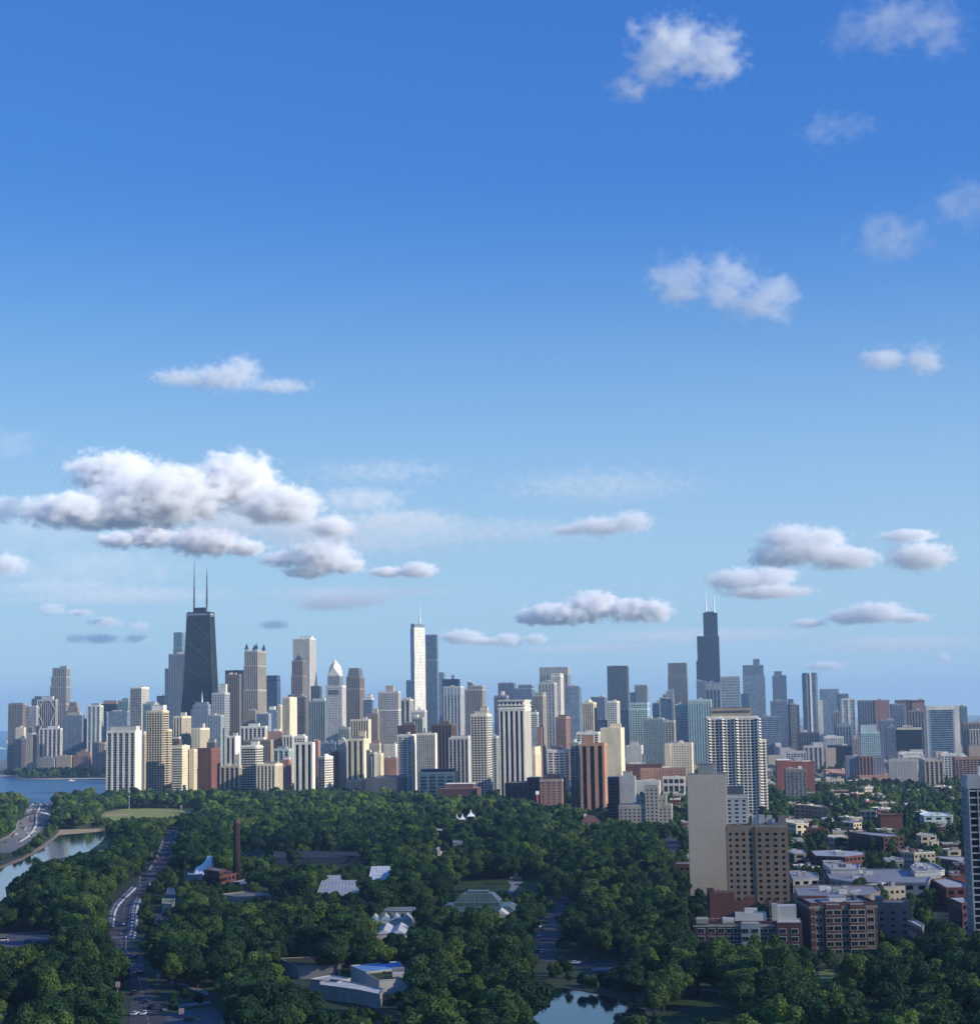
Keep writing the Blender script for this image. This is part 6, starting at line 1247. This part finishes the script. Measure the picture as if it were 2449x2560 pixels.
# the woods beyond the nearest 300 trees: one object instancing the same crowns
def woods():
    me = bpy.data.meshes.new('woodland'); n = len(stuff); me.vertices.add(n); me.vertices.foreach_set('co', np.array([(t[0], t[1], 0) for t in stuff], np.float32).ravel())
    for nm_, ty, data in (('ks', 'INT', [t[3] for t in stuff]), ('ss', 'FLOAT', [t[4] for t in stuff]), ('rs', 'FLOAT', [t[5] for t in stuff])):
        at = me.attributes.new(nm_, ty, 'POINT'); at.data.foreach_set('value', np.array(data, np.int32 if ty == 'INT' else np.float32))
    ob = link(bpy.data.objects.new('woodland', me)); tag(ob, 'dense green woodland and street trees filling the park and the city behind the nearest trees', 'trees', None, 'stuff')
    ng = bpy.data.node_groups.new('woodland', 'GeometryNodeTree'); ng.interface.new_socket('Geometry', in_out='INPUT', socket_type='NodeSocketGeometry'); ng.interface.new_socket('Geometry', in_out='OUTPUT', socket_type='NodeSocketGeometry')
    N = ng.nodes.new; L = ng.links.new; gi, go = N('NodeGroupInput'), N('NodeGroupOutput'); gi2 = N('GeometryNodeGeometryToInstance')
    jn = N('GeometryNodeJoinGeometry'); first = {}
    for c in C.objects:
        if c.type == 'MESH' and c.name.startswith('crown') and c.parent and c.data in [p[0] for p in PROTO]:
            first.setdefault([p[0] for p in PROTO].index(c.data), c)
    order = []
    # Join Geometry stacks later links first, so link in reverse
    ks = sorted(first); remap = {k: i for i, k in enumerate(ks)}
    infos = []
    for k in ks:
        oi_ = N('GeometryNodeObjectInfo'); oi_.inputs['Object'].default_value = first[k]; oi_.inputs['As Instance'].default_value = False; infos.append(oi_)
        g2 = N('GeometryNodeGeometryToInstance'); L(oi_.outputs['Geometry'], g2.inputs[0]); order.append(g2)
    for g2 in reversed(order): L(g2.outputs[0], jn.inputs[0])
    ip = N('GeometryNodeInstanceOnPoints'); ip.inputs['Pick Instance'].default_value = True; L(gi.outputs[0], ip.inputs['Points']); L(jn.outputs[0], ip.inputs['Instance'])
    def na(nm_, ty): a = N('GeometryNodeInputNamedAttribute'); a.data_type = ty; a.inputs[0].default_value = nm_; return a.outputs[0]
    L(na('ks', 'INT'), ip.inputs['Instance Index']); cx = N('ShaderNodeCombineXYZ'); L(na('rs', 'FLOAT'), cx.inputs[2]); L(cx.outputs[0], ip.inputs['Rotation']); L(na('ss', 'FLOAT'), ip.inputs['Scale']); L(ip.outputs[0], go.inputs[0])
    md_ = ob.modifiers.new('woodland', 'NODES'); md_.node_group = ng
    print('TREES', len(indiv), len(stuff), 'protos', ks)
woods()
# ================================================================ clouds (vapour volumes at their real distance)
CN = [0]
def cloud(D, blobs, dens=1.0, wisp=.5, thr=.2, label='', soft=2.2, dep=1.0, cname='cloud', group='fair-weather clouds', det=7, nsc=1.9):
    CN[0] += 1; seed = CN[0]; s = D/F
    cs = [(P(x, y, D+dz), rx*s*1.15, ry*s*1.2) for x, y, rx, ry, dz in [tuple(q)+(0,)*(5-len(q)) for q in blobs]]
    mn = Vector([min(c[i]-(r if i == 0 else r*dep if i == 1 else q)*1.25 for c, r, q in cs) for i in range(3)]); mx = Vector([max(c[i]+(r if i == 0 else r*dep if i == 1 else q)*1.25 for c, r, q in cs) for i in range(3)])
    ctr = (mn+mx)/2; hh = (mx-mn)/2; m = MB().box(-hh.x, hh.x, -hh.y, hh.y, -hh.z, hh.z)
    mt = bpy.data.materials.new('cloud_vapour'); mt.use_nodes = True; n = mt.node_tree; n.nodes.clear(); L = n.links.new
    def mth(op, a, b=None, c=None, cl=False):
        k = n.nodes.new('ShaderNodeMath'); k.operation = op; k.use_clamp = cl
        for i, q in enumerate((a, b, c)):
            if q is None: continue
            if isinstance(q, (int, float)): k.inputs[i].default_value = q
            else: L(q, k.inputs[i])
        return k.outputs[0]
    out = n.nodes.new('ShaderNodeOutputMaterial'); tc = n.nodes.new('ShaderNodeTexCoord'); RZ = sum(q for c, r, q in cs)/len(cs)
    nz = n.nodes.new('ShaderNodeTexNoise'); nz.inputs['Scale'].default_value = nsc/RZ; nz.inputs['Detail'].default_value = det; nz.inputs['Roughness'].default_value = .6
    mp = n.nodes.new('ShaderNodeMapping'); mp.inputs['Location'].default_value = (seed*97.7*RZ, seed*33.1*RZ, seed*57.1*RZ); mp.inputs['Scale'].default_value = (.75, .75, 1); L(tc.outputs['Object'], mp.inputs[0]); L(mp.outputs[0], nz.inputs['Vector'])
    f = None
    for c, r, q in cs:
        l = c-ctr; a = n.nodes.new('ShaderNodeVectorMath'); a.operation = 'SUBTRACT'; L(tc.outputs['Object'], a.inputs[0]); a.inputs[1].default_value = l
        b_ = n.nodes.new('ShaderNodeVectorMath'); b_.operation = 'MULTIPLY'; L(a.outputs[0], b_.inputs[0]); b_.inputs[1].default_value = (1/r, 1/(r*dep), 1/q)
        d = n.nodes.new('ShaderNodeVectorMath'); d.operation = 'LENGTH'; L(b_.outputs[0], d.inputs[0]); g = mth('SUBTRACT', 1.0, d.outputs['Value']); f = g if f is None else mth('SMOOTH_MAX', f, g, .25)
    f = mth('MINIMUM', f, .55)
    t = mth('MULTIPLY_ADD', mth('SUBTRACT', nz.outputs[0], .5), wisp*5, f); t = mth('SUBTRACT', t, thr); t = mth('MULTIPLY', t, soft*.9, cl=True); t = mth('MULTIPLY', t, (.8 if dens > 3.6 else .62)*dens/RZ)
    vs = n.nodes.new('ShaderNodeVolumeScatter'); vs.inputs['Color'].default_value = (1, 1, 1, 1); vs.inputs['Anisotropy'].default_value = -.35
    L(t, vs.inputs['Density']); L(vs.outputs[0], out.inputs['Volume']); o = m.build(cname, mt); o.location = ctr; return tag(o, label, 'cloud', group)
cloud(5200, [(1690,115,110,75),(1790,140,80,75),(1640,170,70,50),(1585,70,25,40),(1570,225,55,30)], 1.5, .55, .18, 'bright ragged puff of cloud at the top, right of centre', 1.6)
cloud(5200, [(2230,60,120,60),(2340,65,85,75),(2130,85,70,35)], .55, .6, .15, 'thin veil of cloud in the top right corner', 1.3)
cloud(6000, [(2060,325,60,45),(2130,315,60,30)], .30, .65, .15, 'faint small wisp below the top right veil', 1.2)
cloud(6500, [(2225,595,95,55),(2190,580,60,40)], .5, .5, .12, 'faint grey-white wisp at right, below left of the edge cloud', 1.2)
cloud(6500, [(2400,515,80,55),(2450,500,70,60)], .5, .55, .12, 'faint cloud cut off by the right edge of the sky', 1.2)
cloud(7000, [(1700,705,80,65),(1815,705,75,75),(1930,745,75,60),(1860,760,70,40)], 1.4, .55, .16, 'ragged double puff of cloud in the upper right middle', 1.6)
cloud(9000, [(2210,898,65,28),(2310,902,50,38)], 1.3, .4, .12, 'small flat bright cloud at the right, alone in the sky', 1.8)
cloud(9500, [(560,945,100,30),(600,925,60,38),(460,945,85,22),(700,965,85,13)], .9, .45, .14, 'lone flat cloud high in the left half of the sky', 1.6)
cloud(14000, [(180,1275,115,42,-300),(285,1180,120,50,500),(400,1240,170,70,0),(590,1205,115,72,300),(700,1262,110,50,0),(830,1315,70,24,-200),(250,1290,160,28,0)], 5, .42, .16, 'biggest cloud bank, white on top and grey below, at the left', 2.2, 1.2)
cloud(16500, [(300,1350,60,20),(378,1341,60,28),(509,1353,95,34),(610,1370,60,20)], 4, .42, .14, 'low grey-white cloud just under the biggest bank', 2.2)
cloud(18000, [(800,1390,90,42),(710,1398,60,20),(860,1415,60,20),(770,1430,60,16)], 3.5, .42, .14, 'low cloud to the right under the biggest bank', 2.2)
cloud(18500, [(1045,1425,50,20),(970,1430,50,13)], 2.5, .4, .12, 'small grey cloud right of the low clouds under the bank', 2.2)
cloud(15000, [(10,1270,55,30),(-30,1290,50,36)], 1.7, .4, .1, 'grey cloud at the left edge beside the biggest bank', 2)
cloud(19000, [(20,1410,50,26)], 2, .4, .1, 'small grey cloud at the left edge below the bank', 2)
cloud(15500, [(900,1250,120,30),(1000,1300,160,24),(800,1330,160,40),(620,1300,200,40)], .8, .6, .14, 'thin torn veil trailing right from the biggest bank', 1.2, 1, 'cirrus_cloud', 'thin high cloud veils')
cloud(15000, [(1500,1315,80,24),(1580,1303,55,28),(1420,1325,50,14)], 1.6, .4, .12, 'flat cloud high above the gap right of centre', 1.8)
cloud(17000, [(1975,1345,80,32),(2060,1345,60,26),(2110,1395,95,28),(1950,1390,80,30),(2020,1375,90,30)], 3, .38, .12, 'broad white cloud up right of the tallest tower', 2)
cloud(17500, [(2300,1392,80,34),(2270,1340,70,16)], 3, .38, .1, 'white cloud right beside the broad one at upper right', 2)
cloud(19000, [(1850,1450,85,28),(1935,1440,60,26),(1920,1480,110,16)], 2.2, .4, .1, 'cloud hanging just above the antennas of the tallest tower', 2)
cloud(20000, [(1400,1535,95,26),(1480,1515,70,34),(1570,1525,60,28),(1630,1528,50,28),(1340,1545,50,18)], 5, .36, .1, 'low bright cloud over the middle of the skyline', 2.2)
cloud(21000, [(2190,1532,75,26),(2120,1542,50,20),(2270,1545,60,12)], 2.4, .4, .1, 'low cloud over the right skyline', 2)
cloud(22000, [(1155,1592,55,17),(1270,1600,35,17),(1340,1598,30,15),(1210,1603,60,9)], 2, .45, .1, 'small wisps of cloud right of the silver spired tower', 2)
cloud(22000, [(130,1523,35,17),(200,1532,40,9)], .6, .4, .1, 'grey cloud shred upper one of three at far left', 2)
cloud(22000, [(265,1556,45,15),(350,1565,30,12)], .6, .4, .1, 'grey cloud shred middle one of three at far left', 2)
cloud(22000, [(190,1597,30,12),(250,1597,50,14),(340,1597,35,12)], .6, .4, .1, 'grey cloud shred lowest of three at far left', 2)
cloud(22000, [(685,1563,40,12)], .6, .4, .1, 'tiny grey cloud shred over the four-turret tower', 2)
cloud(21000, [(830,1505,110,22),(920,1500,60,18)], .7, .5, .1, 'thin pale cloud left of the silver spired tower', 1.6)
cloud(23000, [(2063,1665,50,12)], 1.2, .4, .1, 'small pale wisp right over the twin-lobed tower', 2)
cloud(23000, [(2357,1643,20,13)], 1.4, .4, .1, 'tiny white puff at far right above the wide white-cornered block', 2)
cloud(21000, [(2020,1558,45,12)], 1.2, .4, .1, 'small grey shred right of the tallest tower', 2)
cloud(20000, [(1150,1330,420,28),(950,1360,300,30),(1500,1215,260,40),(950,1180,200,30)], .42, .75, .22, 'very thin streaked high haze cloud across the middle sky', 1.1, .5, 'cirrus_cloud', 'thin high cloud veils')
cloud(20000, [(60,1330,260,80),(220,1420,300,60),(30,1110,110,40)], .5, .5, .15, 'thin pale veil behind the left cloud bank', 1.1, .5, 'cirrus_cloud', 'thin high cloud veils')
cloud(21000, [(300,1490,300,22),(900,1480,260,18),(150,1470,200,20)], .30, .6, .12, 'faint low haze cloud band over the left skyline', 1.1, .5, 'cirrus_cloud', 'thin high cloud veils')
cloud(22000, [(1750,1590,300,18),(2250,1610,260,22),(1500,1620,220,12)], .35, .6, .12, 'faint low haze cloud band over the right skyline', 1.1, .5, 'cirrus_cloud', 'thin high cloud veils')
# cloud added overhead to the right, out of frame, shaped to shade the near park
def shade_cloud():
    off = SD*(1500/SD.z); pts = []; foot = [(-900, 1380), (-560, 1440), (-330, 1530), (-150, 1650), (150, 1820), (330, 1830), (400, 1560), (520, 1420), (900, 1330), (1300, 900), (1200, 0), (300, -500), (-900, -300), (-1500, 400)]
    n = len(foot); cx, cy = 0, 800; g = random.Random(5); rings = []
    sub = []
    for i in range(n):
        a, b2 = foot[i], foot[(i+1) % n]
        for t in (0, .25, .5, .75): sub.append((a[0]*(1-t)+b2[0]*t+g.uniform(-35, 35), a[1]*(1-t)+b2[1]*t+g.uniform(-35, 35)))
    for k, (s, z) in enumerate(((.90, -60), (1.0, 0), (.97, 90), (.86, 200), (.62, 300), (.3, 350))):
        rings.append([(cx+(x-cx)*s*(1+g.uniform(-.02, .02)), cy+(y-cy)*s*(1+g.uniform(-.02, .02)), z+g.uniform(-20, 20)) for x, y in sub])
    N = len(sub); v = [p for r in rings for p in r]; f = [tuple(range(N)), tuple(range(5*N, 6*N))[::-1]]
    for k in range(5):
        for i in range(N): f.append((k*N+i, (k+1)*N+i, (k+1)*N+(i+1) % N, k*N+(i+1) % N))
    mt = bpy.data.materials.new('cloud_vapour'); mt.use_nodes = True; nn = mt.node_tree; nn.nodes.clear(); o_ = nn.nodes.new('ShaderNodeOutputMaterial'); vs = nn.nodes.new('ShaderNodeVolumeScatter'); vs.inputs['Density'].default_value = .0011; nn.links.new(vs.outputs[0], o_.inputs['Volume'])
    o = MB().poly(v, f).build('cloud', mt); o.location = (off.x, off.y, 1500); tag(o, 'unseen cloud added overhead to the west, shaped to shade the near park', 'cloud', 'fair-weather clouds')
shade_cloud()
# ================================================================ haze
hm = bpy.data.materials.new('haze_air'); hm.use_nodes = True; n = hm.node_tree; n.nodes.clear(); o_ = n.nodes.new('ShaderNodeOutputMaterial'); pv = n.nodes.new('ShaderNodeVolumePrincipled')
pv.inputs['Color'].default_value = (.40, .62, .88, 1); pv.inputs['Density'].default_value = 4.9e-5; pv.inputs['Anisotropy'].default_value = 0; n.links.new(pv.outputs[0], o_.inputs['Volume'])
hz_ = MB().box(-32000, 32000, -2500, 32500, -1, 545).build('haze', hm); tag(hz_, 'blue summer haze between the near park and the far towers', 'haze', None, 'stuff')
